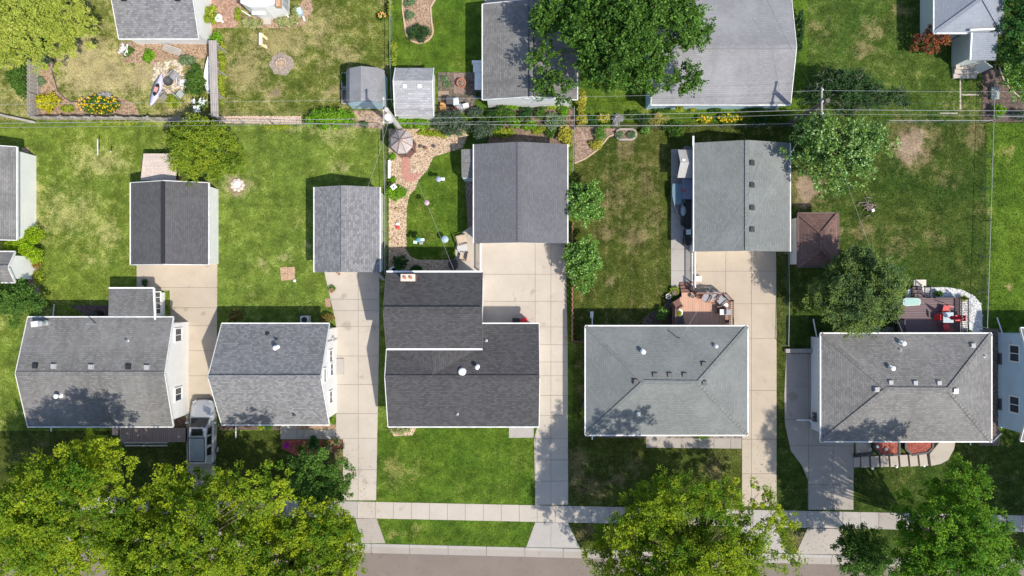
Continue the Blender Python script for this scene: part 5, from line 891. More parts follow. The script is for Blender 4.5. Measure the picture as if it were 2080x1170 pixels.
for i, py in enumerate((162,195)):
    r_ = thing('raised_planter', ['wire framed raised planter with plants left of the blue barn shed','empty framed planter left of the blue barn shed'][i], 'planter', G(705,py)); xa,xb,ya,yb_ = gx(694,.4),gx(706,.4),gy(py+15,.4),gy(py-14,.4)
    for p,q in (((xa,ya),(xb,ya)),((xb,ya),(xb,yb_)),((xb,yb_),(xa,yb_)),((xa,yb_),(xa,ya))): MB().bar((*p,.2),(*q,.2),.05,.4).build('board', galv, r_)
    MB().box(xa+.03,ya+.03,0,xb-.03,yb_-.03,.3).build('soil', soil, r_)
r_ = thing('oval_planter', 'oval stone edged planter on the dry lawn near the chain fence', 'planter', G(1271,274)); pts = [(1271+(10 if math.cos(a) > 0 else -10)+10.5*math.cos(a), 274+10.5*math.sin(a)) for a in [2*math.pi*k/24 for k in range(24)]]; Q = [G(*p) for p in pts]
for a, b_ in zip(Q, Q[1:]+Q[:1]): MB().bar((a[0],a[1],.1),(b_[0],b_[1],.1),.14,.24).build('edge_stone', plain('edge_grey',(.36,.31,.28),.9,var=.2), r_)
MB().prism([q[:2] for q in Q], 0, .12).build('soil', soil, r_); excl([q[:2] for q in Q])
r_ = thing('cold_frame', 'glass cold frame in the brown mulch bed at right', 'cold frame', G(2020,188)); xa,xb,ya,yb_ = gx(2015,.3),gx(2030,.3),gy(201,.3),gy(177,.3); MB().box(xa,ya,0,xb,yb_,.25).build('box', plain('frame_green',(.2,.24,.2),.8), r_); MB().box(xa-.02,ya-.02,.255,xb+.02,yb_+.02,.28).build('glass_lid', plain('cold_glass',(.3,.35,.33),.08), r_)
for i,(px0,py0,px1,py1) in enumerate(((1949,140,1952,222),(1953,191,1988,194),(1910,229,1945,231))): tag(MB().box(gx(px0),gy(py1),-.02,gx(px1),gy(py0),.02).build('stone_edging', conc_w), ['long narrow stone edging on the lawn below the rear porch','short cross stone edging on the lawn below the rear porch','sunken pale stone edging near the top right fence'][i], 'edging')
r_ = thing('log_pile', 'grey heap of sticks and ash on the deep green lawn', 'brush pile', G(1763,420)); rr = random.Random(8)
for k in range(26): a = rr.uniform(0,3.14); x, y, _ = G(1763+rr.gauss(0,8),420+rr.gauss(0,6)); l = rr.uniform(.3,.7); MB().tube([(x-l/2*math.cos(a),y-l/2*math.sin(a),rr.uniform(.03,.2)),(x+l/2*math.cos(a),y+l/2*math.sin(a),rr.uniform(.03,.2))], rr.uniform(.02,.05), 5).build('stick', plain('stick_grey',(.2,.16,.14),.9,var=.4), r_)
tag(MB().rb(*G(1771,428)[:2],.0,.2,.2,.22,.5).build('pale_block', white), 'white block lying on the heap of sticks', 'block')
for i,(px,py) in enumerate(((1157,508),(1158,523))): tag(MB().lathe(G(px-6,py), [(.14,0),(.15,.03)], 10).build('stepping_stone', conc_g), ['upper','lower'][i]+' round stepping stone beside the slate garage driveway', 'stone')
tag(MB().rb(*G(776,560)[:2],0,.9,.12,1.1,-.9).build('wooden_gate', greyw), 'small grey gate between mottled garage and charcoal house', 'gate')
hy_ = thing('fire_hydrant', 'red hydrant beneath the dark green street tree', 'hydrant', G(1755,1132)); MB().lathe(G(1755,1140), [(.15,0),(.15,.05),(.11,.06),(.11,.5),(.15,.52),(.13,.62),(.04,.7)], 14).build('barrel', red, hy_); MB().bar((*(np.array(G(1755,1140))+(-.2,0,.38))[:3],), (*(np.array(G(1755,1140))+(.2,0,.38))[:3],), .1, .1).build('outlet', red, hy_)
# ---------------------------------------------------------------- plants
bark = wood('bark', (.16,.12,.09), 1); twig = plain('twig_grey', (.3,.26,.22), .9)
BR = {'street':1.12,'street2':1.1,'maple':1.1,'white':1,'sun':1,'silver':1,'round':1,'pink':1,'var':1.1,'gold':1.1,'yellow':1}
LM = {k: leafm('leaf_'+k, *[tuple(min(.85, x*BR.get(k, 1.3)) for x in c) if isinstance(c, tuple) else c for c in v]) for k, v in dict(
 street=((.09,.19,.012),(.36,.43,.022),.4), street2=((.06,.17,.014),(.19,.34,.025),.4), maple=((.035,.09,.012),(.08,.17,.02),.25,(.13,.23,.04)), locust=((.26,.32,.045),(.38,.42,.08),.4),
 olive=((.09,.15,.012),(.24,.3,.025),.3), light=((.06,.14,.025),(.16,.26,.045),.3,(.3,.4,.18)), spruce=((.055,.105,.04),(.17,.23,.045),.25), fresh=((.07,.17,.02),(.14,.27,.04),.35,(.3,.42,.15)), dark=((.025,.06,.018),(.05,.1,.03),.2),
 green=((.05,.11,.018),(.1,.19,.03),.3), bright=((.12,.27,.015),(.24,.42,.03),.38), deep=((.02,.07,.018),(.05,.13,.025),.25), yellow=((.42,.42,.02),(.6,.56,.04),.3), lime=((.2,.28,.02),(.36,.4,.05),.3), gold=((.35,.36,.04),(.55,.5,.1),.3),
 sage=((.12,.19,.09),(.2,.28,.14),.25), bluegreen=((.05,.085,.05),(.1,.14,.085),.2), bronze=((.2,.055,.035),(.34,.11,.05),.3,(.08,.1,.03)), silver=((.4,.4,.42),(.55,.55,.56),.2), var=((.28,.33,.1),(.45,.47,.2),.3,(.5,.5,.3)), round=((.28,.45,.015),(.4,.55,.03),.35),
 croton=((.1,.13,.03),(.22,.2,.05),.25,(.35,.12,.03)), white=((.78,.78,.76),(.82,.82,.8),.2), sun=((.7,.42,.01),(.8,.55,.02),.2), orange=((.6,.25,.04),(.7,.4,.15),.2), magenta=((.4,.02,.38),(.5,.04,.5),.2), pink=((.5,.2,.5),(.65,.35,.6),.2), grassy=((.2,.24,.05),(.42,.36,.1),.25)).items()}
def leafmesh(name, C, D, size, mat, tint, rng, parent, asp=.55, flat=.38, up=None):
    n = len(C); D = D/np.linalg.norm(D, axis=1, keepdims=True); up = (np.array([0,0,1.])[None] if up is None else up)+rng.normal(0, flat, (n,3)); Wd = np.cross(D, up); Wd /= np.linalg.norm(Wd, axis=1, keepdims=True)+1e-9
    s = (size*rng.uniform(.65, 1.35, n))[:,None]; nn = np.cross(Wd, D); a = C-D*s*.5; t = C+D*s*.5-nn*s*.12; l = C+Wd*s*asp*.5+nn*s*.08; r = C-Wd*s*asp*.5+nn*s*.08
    Vv = np.stack([a, l, t, r], 1).reshape(-1,3)-np.array(ORG[parent.name]); me = bpy.data.meshes.new(name); me.vertices.add(4*n); me.vertices.foreach_set('co', Vv.astype(np.float32).ravel())
    me.loops.add(4*n); me.loops.foreach_set('vertex_index', np.arange(4*n, dtype=np.int32)); me.polygons.add(n); me.polygons.foreach_set('loop_start', np.arange(0, 4*n, 4, dtype=np.int32))
    at = me.attributes.new('tint', 'FLOAT', 'POINT'); at.data.foreach_set('value', np.repeat(np.clip(tint, 0, 1), 4).astype(np.float32)); me.update(calc_edges=True); me.validate(); me.materials.append(mat)
    o = bpy.data.objects.new(name, me); o.parent = parent; col.objects.link(o); ORG[o.name] = ORG[parent.name]; return o
PERK = 2.6
def lobe_leaves(lobes, per, lf, rng, spike=.5, down=-.25):
    Cs, Ds, Ts, Us = [], [], [], []
    for x, y, z, r in lobes:
        k = max(8, int(PERK*per*r*r)); th = rng.uniform(0, 2*np.pi, k); cz = rng.uniform(down, 1, k); sn = np.sqrt(np.clip(1-cz*cz, 0, 1)); d = np.stack([sn*np.cos(th), sn*np.sin(th), cz*.8], 1)
        lt = rng.normal(.45, .26); base = np.array([x,y,z])+d*r*rng.uniform(.55, .98, (k,1)); tl = rng.uniform(.25, .6, (k,1))*spike*r
        out = d+np.array([0,0,.25])+rng.normal(0, .3, (k,3)); out /= np.linalg.norm(out, axis=1, keepdims=True)
        t = rng.uniform(0, 1, (k,lf)); c = base[:,None,:]+out[:,None,:]*(tl[:,None,:]*t[:,:,None]*1.6)+rng.normal(0, .1*r**.5, (k,lf,3)); dd = out[:,None,:]+rng.normal(0, .6, (k,lf,3))
        ti = lt+rng.normal(0, .15, (k,1))+rng.normal(0, .1, (k,lf)); Cs.append(c.reshape(-1,3)); Ds.append(dd.reshape(-1,3)); Ts.append(ti.ravel()); Us.append(np.repeat(d*(1,1,1.25)+(0,0,.25), lf, 0))
    global UPS; UPS = np.concatenate(Us); return np.concatenate(Cs), np.concatenate(Ds), np.concatenate(Ts)
def clump_leaves(lobes, per, lf, rng, spike=.5, size=.15):
    Cs, Ds, Ts, Us = [], [], [], []
    for x, y, z, r in lobes:
        k = max(6, int(per*r**1.5)); th = rng.uniform(0, 2*np.pi, k); cz = rng.uniform(-.15, 1, k); sn = np.sqrt(np.clip(1-cz*cz, 0, 1)); d = np.stack([sn*np.cos(th), sn*np.sin(th), cz*.85], 1)
        lt = rng.normal(.42, .18); base = np.array([x,y,z])+d*r*rng.uniform(.5, 1.05, (k,1)); out = d+np.array([0,0,.35])+rng.normal(0, .25, (k,3)); out /= np.linalg.norm(out, axis=1, keepdims=True)
        rc = rng.uniform(.6, 1.35, (k,1,1))*.25*r**.35; q = rng.normal(0, 1, (k,lf,3)); q /= np.linalg.norm(q, axis=2, keepdims=True); al = (q*out[:,None,:]).sum(2, keepdims=True); q = np.where(al < -.25, q-1.6*al*out[:,None,:], q)
        rad = rng.uniform(.35, 1, (k,lf,1))**.6; c = base[:,None,:]+q*rc*rad+out[:,None,:]*rc*(al*rad)*spike*1.5; dd = q+.5*out[:,None,:]+rng.normal(0, .5, (k,lf,3)); dd[:,:,2] -= .15
        ti = lt+rng.normal(0, .22, (k,1))+rng.normal(0, .1, (k,lf)); Cs.append(c.reshape(-1,3)); Ds.append(dd.reshape(-1,3)); Ts.append(ti.ravel()); Us.append((q*.7+out[:,None,:]*.6+np.array([.2,-.15,.65])).reshape(-1,3))
    global UPS; UPS = np.concatenate(Us); return np.concatenate(Cs), np.concatenate(Ds), np.concatenate(Ts)
def dome(cx, cy, rx, ry, z0, z1, n, lr, rng, rag=.18):
    L = []; ph = rng.uniform(0, 6.28, 4); am = rng.uniform(.4, 1, 4)
    for i in range(n):
        rho = math.sqrt((i+.5)/n)*.93; a = i*2.39996+rng.normal(0, .25); k = 1+rag*sum(am[j]*math.sin((j+2)*a+ph[j]) for j in range(4))/2
        hgt = math.sqrt(max(0, 1-rho*rho)); L.append((cx+rx*rho*k*math.cos(a), cy+ry*rho*k*math.sin(a), z0+(z1-z0)*(hgt*rng.uniform(.5, 1.08))-lr*.3, lr*rng.uniform(.6, 1.3)))
    return L
def tree(name, label, trunk, lobes, pal, per=9, lf=20, size=.2, seed=1, spike=.55, tr=.2, group=None, bare=0, asp=.55, limb=True):
    rng = np.random.default_rng(seed); x, y, _ = G(*trunk); root = thing(name, label, 'tree', (x, y, 0), group); zs = [l[2] for l in lobes]; zt = max(zs); zb_ = min(zs); fork = max(.8, .35*zt)
    m = MB(); m.tube([(x,y,-.1),(x,y,fork*.5),(x+.05,y,fork),(np.mean([l[0] for l in lobes]),np.mean([l[1] for l in lobes]),zt*.75)], [tr*1.25,tr,tr*.85,tr*.3], 9); tk = m.build('trunk', bark, root, smooth=True)
    if limb:
        b = MB()
        for lx, ly, lz, r in lobes: s_ = np.array([x,y,fork*rng.uniform(.75,1.1)]); e = np.array([lx,ly,lz+r*.2]); mid = (s_+e)/2+(0,0,.12*np.linalg.norm(e-s_))+rng.normal(0,.15,3); b.tube([s_,mid,e], [tr*.3,tr*.15,.012], 5)
        b.build('limb', bark, root); col.objects[-1]
    if bare:
        b = MB()
        for k in range(bare):
            l = lobes[rng.integers(len(lobes))]; s_ = np.array(l[:3]); d = rng.normal(0,1,3); d[2] = abs(d[2])*.6+.3; d /= np.linalg.norm(d); e = s_+d*l[3]*1.5; b.tube([s_,(s_+e)/2+rng.normal(0,.08,3),e], [.035,.02,.006], 4)
            for j in range(3): q = s_+(e-s_)*rng.uniform(.4,.9); b.tube([q, q+rng.normal(0,.28,3)+(0,0,.1)], [.015,.004], 3)
        b.build('bare_twigs', twig, root)['kind'] = 'stuff'
    C, D, T = clump_leaves(lobes, per*1.75, int(lf*2.1), rng, spike); leafmesh('crown', C, D, size*.8, LM[pal], T, rng, root, asp, .35, UPS); return root
def PL(pts): return [(*G(px, py, z)[:2], z, r) for px, py, z, r in pts]
def D_(px, py, rx, ry, z0, z1, n, lr, seed, rag=.18):
    zm = (z0+z1)/2; c = G(px, py, zm); k = (H-zm)/(H*S); return dome(c[0], c[1], rx*k, ry*k, z0, z1, n, lr, np.random.default_rng(seed), rag)
# street trees
tree('street_tree', 'big yellow green street tree filling the lower left corner', (170,1020), D_(118,1060,150,145,5.0,11.8,56,1.3,11)+PL([(215,925,8.5,1.2),(190,905,6.5,1.0),(250,940,7.5,1.0),(150,930,9.2,1.2),(100,960,9.8,1.2),(150,985,11,1.3),(85,1000,11,1.3),(205,985,10.5,1.2),(30,1010,6,1.2),(20,1080,6.5,1.3)]), 'street', 11.5, 26, .175, 1, tr=.28, group='yellow green street trees')
tree('street_tree', 'big yellow green street tree below the silver car', (400,1085), D_(375,1115,165,140,4.2,10.5,62,1.35,12)+PL([(355,970,5.5,1.1),(330,1010,6.5,1.1),(470,975,7.5,1.1),(520,985,8.8,1.1),(555,975,9,1.1),(565,1005,9.5,1.1),(520,1020,9,1.1),(400,975,4.3,.9)]), 'street', 11.5, 26, .175, 2, tr=.28, group='yellow green street trees')
tree('street_tree', 'yellow green street tree left of the small front lawn strip', (620,1110), D_(620,1145,122,105,4.0,9.5,42,1.25,13)+PL([(690,1080,6,1.0),(700,1130,6,1.1),(560,1100,6.5,1.1)]), 'street', 11.5, 26, .175, 3, tr=.26, group='yellow green street trees')
tree('street_tree', 'lush yellow green street tree at the bottom centre', (1380,1090), D_(1390,1135,180,130,4.6,11.5,64,1.35,14)+PL([(1470,1000,10.4,1.2),(1440,1010,10.4,1.2),(1385,1015,10,1.2),(1350,1032,9.5,1.2),(1320,1050,9,1.1),(1560,1040,6,1.1),(1590,1060,5.5,1.0),(1540,1000,5.3,.9),(1590,1130,5.8,1.2),(1230,1100,5.6,1.0),(1210,1130,6,1.1)]), 'street', 11.5, 26, .175, 4, tr=.3, group='yellow green street trees')
tree('street_tree', 'fresh green street tree at the lower right corner', (1880,1080), D_(1925,1105,110,95,5.5,11.5,30,1.15,33)+PL([(1945,950,7.0,0.90),(1975,965,7.7,0.99),(1935,985,8.3,1.08),(1985,1000,8.3,1.08),(1960,1030,9.6,1.17),(1900,1040,9.6,1.17),(1875,1075,9.6,1.17),(1925,1080,10.9,1.26),(1980,1075,10.9,1.26),(1850,1110,9.0,1.08),(1900,1120,10.9,1.26),(1960,1125,11.5,1.26),(2010,1100,10.2,1.17),(2000,1150,10.9,1.26),(1940,1165,11.1,1.26),(1880,1160,9.6,1.17),(2045,1140,9.6,1.08),(2070,1150,9.0,1.08),(1910,1000,6.4,0.81),(1890,985,5.8,0.72),(2020,1060,8.3,0.90),(1830,1150,7.7,0.99)]), 'street2', 12, 26, .18, 5, tr=.28)
tree('small_street_tree', 'dark green round street tree above the red hydrant', (1745,1095), D_(1752,1120,48,46,3,5.5,16,.8,15), 'green', 18, 22, .17, 6, tr=.14)
tree('young_tree', 'dark green young tree beside the red mulch bed', (652,970), D_(645,975,48,58,2.5,5.2,22,.75,16)+PL([(700,1000,3.5,.5),(660,1040,3.5,.7)]), 'green', 18, 22, .16, 7, tr=.12)
tree('shade_tree', 'pale yellow leafed tree in the top left corner', (60,50), D_(62,25,112,92,3.8,8.2,42,1.15,17)+PL([(20,105,4,.9),(55,115,3.8,.9),(160,45,5,1.0)]), 'locust', 11, 25, .17, 8, tr=.22)
tree('round_tree', 'olive green round tree behind the coal grey garage', (425,320), D_(410,303,64,60,2.2,5.6,30,.8,18,.1), 'olive', 20, 22, .17, 9, tr=.15)
tree('maple_tree', 'large dark green maple spreading over two garage roofs', (1250,110), D_(1262,55,140,112,4.2,9.8,58,1.2,19,.25)+PL([(1115,50,5.5,1.0),(1110,120,5.2,1.1),(1110,170,4.5,.9),(1140,180,5,1.0),(1400,70,6,1.1),(1420,60,5.6,.9),(1400,160,5.3,1.0),(1380,175,5,1.0),(1300,160,6,1.1),(1220,165,5.5,1.0)]), 'maple', 12, 22, .22, 10, .95, tr=.3, asp=.6)
tree('thorny_tree', 'half bare dark tree with grey twigs under the power lines', (1720,235), D_(1715,185,68,42,1.8,4.2,20,.7,20,.25)+PL([(1800,200,3,.7),(1820,195,2.8,.6),(1835,205,2.5,.5)]), 'dark', 22, 18, .17, 21, .7, tr=.1, bare=40)
tree('pale_tree', 'pale leafed tree overhanging the green grey garage corner', (1690,330), D_(1708,305,98,62,2.8,6.8,38,.95,22,.25), 'light', 9, 19, .21, 22, .7, tr=.2)
tree('spruce', 'dense blue green tree above the weathered grey house', (1725,590), D_(1748,590,86,76,2.4,7.2,40,.9,23,.12), 'spruce', 24, 26, .15, 23, .6, tr=.2)
tree('small_tree', 'small fresh green tree beside the slate garage, upper of the pair', (1186,412), D_(1191,409,34,42,1.4,3.4,16,.6,24,.1), 'fresh', 26, 22, .18, 24, .5, tr=.08); tree('small_tree', 'small fresh green tree beside the driveway, lower of the pair', (1180,533), D_(1185,530,32,42,1.4,3.4,16,.58,25,.12), 'fresh', 26, 22, .18, 25, .5, tr=.08)
tree('bushy_tree', 'dark bushy tree at the left edge below the white shed wall', (50,610), D_(32,610,44,34,1.3,3.4,18,.7,26,.2), 'green', 13, 22, .17, 26, .6, tr=.1)
tree('side_tree', 'leafy tree at the top right edge beside the blue grey house', (2060,130), D_(2085,130,40,46,1.5,4.2,16,.8,27,.2), 'fresh', 12, 20, .19, 27, .6, tr=.12); tree('side_tree', 'dark leafy tree behind the blue grey house corner', (2062,30), D_(2068,30,32,60,1.4,4.0,16,.75,28,.2), 'deep', 12, 20, .18, 28, .6, tr=.12)
tree('street_tree', 'fresh green street tree standing beyond the right edge, shading the front lawn', (2170,1085), D_(2430,1200,150,130,6.0,13,60,1.3,31), 'street2', 8, 20, .24, 31, tr=.28)
# shrubs, flowers and hedges: px, py, rx, ry, height, palette, leaf, label, name, flower palette
SHR = [
(40,158,24,36,1.7,'green',.14,'green shrub outside the grey picket fence','shrub',0),(88,87,13,11,.8,'deep',.12,'small dark shrub at the edge of the pale yellow tree','shrub',0),(88,120,14,13,.6,'sage',.13,'sage green plant at the top of the picket fence','shrub',0),(84,165,8,10,.4,'sage',.1,'low grey green tuft in the mulch beside the picket fence','shrub',0),
(97,209,26,17,.9,'yellow',.15,'bright yellow leafed shrub in the fence corner','shrub',0),(137,221,13,7,.5,'lime',.11,'low lime plant right of the bright yellow shrub','shrub',0),(201,213,45,19,.75,'green',.12,'wide bed of golden yellow flowers by the board fence','flower_bed','sun'),(213,194,12,7,.5,'silver',.09,'silver white plant behind the golden yellow flowers','shrub',0),
(258,104,12,13,.9,'green',.12,'white flowering shrub near the corner of the white wall','flowering_shrub','white'),(302,115,14,13,.9,'bright',.13,'bright green shrub below the white wall','shrub',0),(398,165,22,36,1.5,'green',.14,'large green shrub between chairs and hammock','shrub',0),(380,123,15,14,.9,'sage',.12,'sage green grass clump right of the plank bench','shrub',0),(352,205,17,13,.5,'lime',.1,'low lime green plants below the fire bowl','shrub',0),(408,215,14,14,1.1,'green',.13,'white flowering shrub in the corner below the hammock','flowering_shrub','white'),
(425,32,15,26,1.4,'lime',.15,'lime green shrub along the right wall of the top left house','shrub',0),(440,78,12,14,.9,'bright',.13,'small bright shrub at the top of the slatted screen','shrub',0),(450,150,7,75,.5,'lime',.1,'low lime ground cover along the slatted screen','ground_cover_strip',0),(513,46,25,10,.7,'var',.11,'cream and green hedge left of the sun room step','hedge',0),(578,46,24,10,.7,'var',.11,'cream and green hedge right of the sun room step','hedge',0),(602,30,9,20,.7,'var',.11,'cream and green hedge along the sun room side','hedge',0),(484,30,6,18,.5,'lime',.1,'narrow lime hedge left of the white sun room','hedge',0),
(776,33,7,7,.6,'green',.1,'orange flowers on the fence left of the peninsula bed','flowering_plant','orange'),(792,15,5,18,.8,'lime',.1,'lime vine on the fence at the top edge','vine',0),(800,105,6,30,.7,'lime',.11,'lime vine along the fence above the silver shed','vine',0),(832,3,11,10,.5,'sage',.09,'sage green mound in the peninsula bed at the top edge','shrub',0),(831,31,10,9,.5,'sage',.09,'sage green mound in the middle of the peninsula bed','shrub',0),(850,67,25,16,.6,'dark',.1,'dark low juniper at the tip of the peninsula bed','shrub',0),
(664,239,57,22,1.1,'bright',.15,'long clipped bright green hedge behind the chain fence','hedge',0),(740,252,8,5,.35,'green',.09,'small green plant on the bare soil below the blue shed','shrub',0),(830,248,42,13,.9,'bright',.16,'bright green plants behind the silver shed','shrub',0),(890,270,48,7,.35,'lime',.1,'yellow green ground cover above the tan pebbles','ground_cover_strip',0),(918,250,46,24,1.7,'bluegreen',.13,'large blue green juniper below the vegetable bed','shrub',0),(980,262,27,22,1.5,'bluegreen',.13,'blue green juniper nearest the slate garage corner','shrub',0),
(1022,236,28,18,1.2,'green',.15,'leafy green shrub below the maple side garage','shrub',0),(1066,232,16,14,.8,'deep',.13,'dark green shrub below the garage louvres','shrub',0),(1125,246,22,19,.9,'sage',.13,'feathery sage shrub left of the golden shrubs','shrub',0),(1020,270,24,10,.5,'lime',.1,'low yellow green plants behind the slate garage','shrub',0),(1181,205,10,24,1.1,'gold',.13,'golden shrub at the corner of the maple side garage','shrub',0),(1180,242,13,13,.8,'gold',.12,'golden shrub on the fence line below its taller twin','shrub',0),(1148,275,15,22,1.0,'gold',.14,'round golden shrub above the slate garage','shrub',0),
(1226,240,14,9,.7,'gold',.12,'small golden shrub above the bare soil bed','shrub',0),(1255,243,13,11,.5,'silver',.08,'lavender grey plant on the fence line','shrub',0),(1205,246,11,11,.6,'deep',.12,'dark green plant between the golden shrubs','shrub',0),(1308,243,15,12,.7,'dark',.11,'dark round shrub left of the golden grass','shrub',0),(1335,243,24,12,.7,'grassy',.16,'golden ornamental grass behind the fence','ornamental_grass',0),(1379,220,9,8,.6,'lime',.11,'small lime shrub under the pale garage eave','shrub',0),(1406,218,7,8,.6,'gold',.1,'pale gold shrub under the pale garage eave','shrub',0),
(1372,262,23,17,.9,'green',.13,'rounded green shrub overhanging the chain fence','shrub',0),(1310,264,10,9,.5,'fresh',.1,'small fresh green plant right of the oval planter','shrub',0),(1220,272,14,14,.7,'fresh',.09,'round soft green shrub on the bare soil bed','shrub',0),(1211,294,13,10,.5,'gold',.09,'low golden shrub at the edge of the bare soil bed','shrub',0),(1228,256,13,6,.5,'bright',.1,'bright green plant on the fence above the soft green shrub','shrub',0),(1259,274,8,6,.45,'sage',.08,'left green mound in the oval planter','shrub',0),(1282,274,8,7,.45,'sage',.08,'right green mound in the oval planter','shrub',0),
(1430,243,15,7,.6,'lime',.11,'yellow flowering plant left of its wider neighbour','flowering_plant','sun'),(1482,241,28,8,.6,'lime',.11,'wide yellow flowering plants behind the pale garage','flowering_plant','sun'),(1532,222,22,7,.6,'green',.12,'green hedge under the right end of the pale garage eave','hedge',0),(1585,240,16,10,.7,'green',.13,'green plants at the foot of the dark utility pole','shrub',0),(1625,60,8,45,1.0,'dark',.12,'dark shrub strip along the pale garage wall','hedge',0),
(1890,81,43,31,2.0,'bronze',.16,'bronze red leafed shrub beside the blue grey house','shrub',0),(2028,226,12,15,.9,'bright',.12,'bright green shrub in the brown bed under the wires','shrub',0),(2073,234,13,13,.8,'bluegreen',.11,'blue green shrub at the right edge under the wires','shrub',0),(58,499,34,36,1.9,'round',.11,'clipped round lime green shrub by the left white wall','shrub',0),(26,500,14,13,1.2,'round',.11,'smaller clipped shrub left of the round lime one','shrub',0),(72,535,13,9,.5,'croton',.1,'orange tinged plants below the round lime shrub','shrub',0),(77,565,9,18,.5,'lime',.11,'lime plants along the small white shed','shrub',0),
(476,642,16,14,.9,'croton',.13,'olive red leafed shrub behind the mottled shingle house','shrub',0),(663,648,17,11,.7,'croton',.12,'mixed green and red shrub at the driveway corner','shrub',0),(804,392,22,15,.7,'bright',.13,'bright shrub around the white garden sign','shrub',0),(797,318,8,6,.35,'bright',.09,'small bright plant below the gazebo','shrub',0),(797,366,7,6,.35,'bright',.09,'small green plant at the end of the white planter box','shrub',0),(812,533,17,19,1.1,'deep',.13,'dark green shrub at the rear corner of the charcoal house','shrub',0),(845,546,12,8,.6,'deep',.11,'small dark shrub right of the corner shrub on pebbles','shrub',0),
(814,873,21,8,.5,'var',.1,'cream leafed hosta clump before the charcoal house','shrub',0),(530,868,8,6,.5,'lime',.11,'lime hosta before the mottled shingle house','shrub',0),(547,868,7,6,.5,'green',.1,'green hosta right of the lime one','shrub',0),(672,856,5,7,.5,'bright',.09,'small green shrub at the white gable corner','shrub',0),(583,905,6,6,.4,'magenta',.08,'magenta flowers on the red mulch','flowering_plant',0),(638,900,10,17,.9,'deep',.13,'dark spiky plant on the red mulch beside the walk','shrub',0),(663,898,6,6,.45,'green',.07,'round green mound on the red mulch','shrub',0),(682,897,9,9,.45,'var',.08,'cream leafed mound nearest the warm driveway','shrub',0),(652,917,8,9,.4,'var',.08,'cream leafed mound at the lower edge of the red mulch','shrub',0),(668,912,8,7,.4,'var',.08,'cream leafed mound in the middle of the three','shrub',0),(610,912,5,6,.3,'green',.07,'tiny green plant on the red mulch','shrub',0),
(1346,638,13,12,.8,'fresh',.11,'fresh green shrub left of the cedar deck','shrub',0),(1352,650,6,5,.4,'green',.08,'red flowers in the shade beside the cedar deck','flowering_plant','bronze'),(1186,838,5,13,.6,'lime',.1,'yellow green plant along the west wall of the green grey house','shrub',0),(1424,886,13,5,.5,'bright',.1,'bright green plant on the front gravel strip','shrub',0),(1371,590,9,7,.4,'lime',.1,'lime plant in the dark tub behind the cedar deck','shrub',0),(1906,596,6,6,.6,'green',.1,'green tuft beside the black deck stairs','shrub',0),(1958,606,7,4,.6,'lime',.09,'lime plant at the upper right deck corner','shrub',0),(1968,676,8,6,.5,'green',.1,'green plant at the lower right corner of the white stones','shrub',0),
(699,160,6,11,.7,'green',.11,'leafy tomato plants in the raised planter by the blue shed','shrub',0),(903,160,8,5,.3,'sage',.08,'upper row of seedlings in the vegetable bed','seedlings',0),(908,172,8,6,.3,'sage',.08,'lower row of seedlings in the vegetable bed','seedlings',0),(437,131,6,6,.5,'pink',.08,'upper pink hanging basket on the slatted screen','hanging_basket',0),(437,186,5,5,.5,'pink',.08,'lower pink hanging basket on the slatted screen','hanging_basket',0),(1379,636,3,3,.3,'lime',.07,'small plant on the round white deck table','pot_plant',0),(295,575,6,8,.7,'dark',.1,'dark spiky plant on the driveway by the wing wall','shrub',0),(675,586,5,5,.3,'fresh',.07,'green plant in the driveway terracotta pot','pot_plant',0),(1095,262,16,9,.5,'lime',.11,'low lime plants behind the slate garage ridge','shrub',0),(1045,250,14,10,.7,'bright',.13,'bright green clump left of the dark one behind the slate garage','shrub',0),(1098,228,12,12,.7,'green',.12,'green clump under the right half of the maple side garage','shrub',0),(1145,225,10,12,.7,'bright',.12,'bright clump at the right gable corner of the maple side garage','shrub',0),(1285,232,12,9,.4,'green',.1,'low green plants between the lavender and the dark round shrub','shrub',0),(1450,222,14,7,.4,'green',.1,'low green clump right of the pale gold shrub','shrub',0),(1545,242,16,8,.5,'deep',.11,'dark low plants right of the wide yellow flowers','shrub',0),(1000,232,12,12,.9,'deep',.13,'dark shrub at the left gable corner of the maple side garage','shrub',0),(965,228,16,10,.8,'bluegreen',.12,'low blue green shrub below the coiled hose','shrub',0),(560,258,30,3,.25,'lime',.08,'weedy grass fringe along the chain fence','ground_cover_strip',0),(250,249,60,3,.25,'lime',.08,'weedy fringe below the board fence','ground_cover_strip',0),
(1010,252,16,12,.8,'green',.13,'green shrub overlapping the juniper by the slate garage','shrub',0),(1075,255,18,9,.6,'bright',.12,'bright low plants above the slate garage ridge','shrub',0),(1118,268,14,10,.6,'green',.11,'green low plants left of the round golden shrub','shrub',0),(1040,215,18,7,.7,'bright',.12,'bright foliage against the maple side garage gable','shrub',0),(1120,216,16,6,.6,'lime',.11,'lime foliage below the right louvre','shrub',0),(1345,222,20,6,.4,'green',.1,'low green strip under the pale garage left eave','shrub',0),(1500,250,40,4,.35,'green',.1,'weedy green fringe along the fence by the dark pole','ground_cover_strip',0),
(1060,30,1,1,.01,None,0,'','',0)]
ZB = {437:1.5, 1379:1.15}
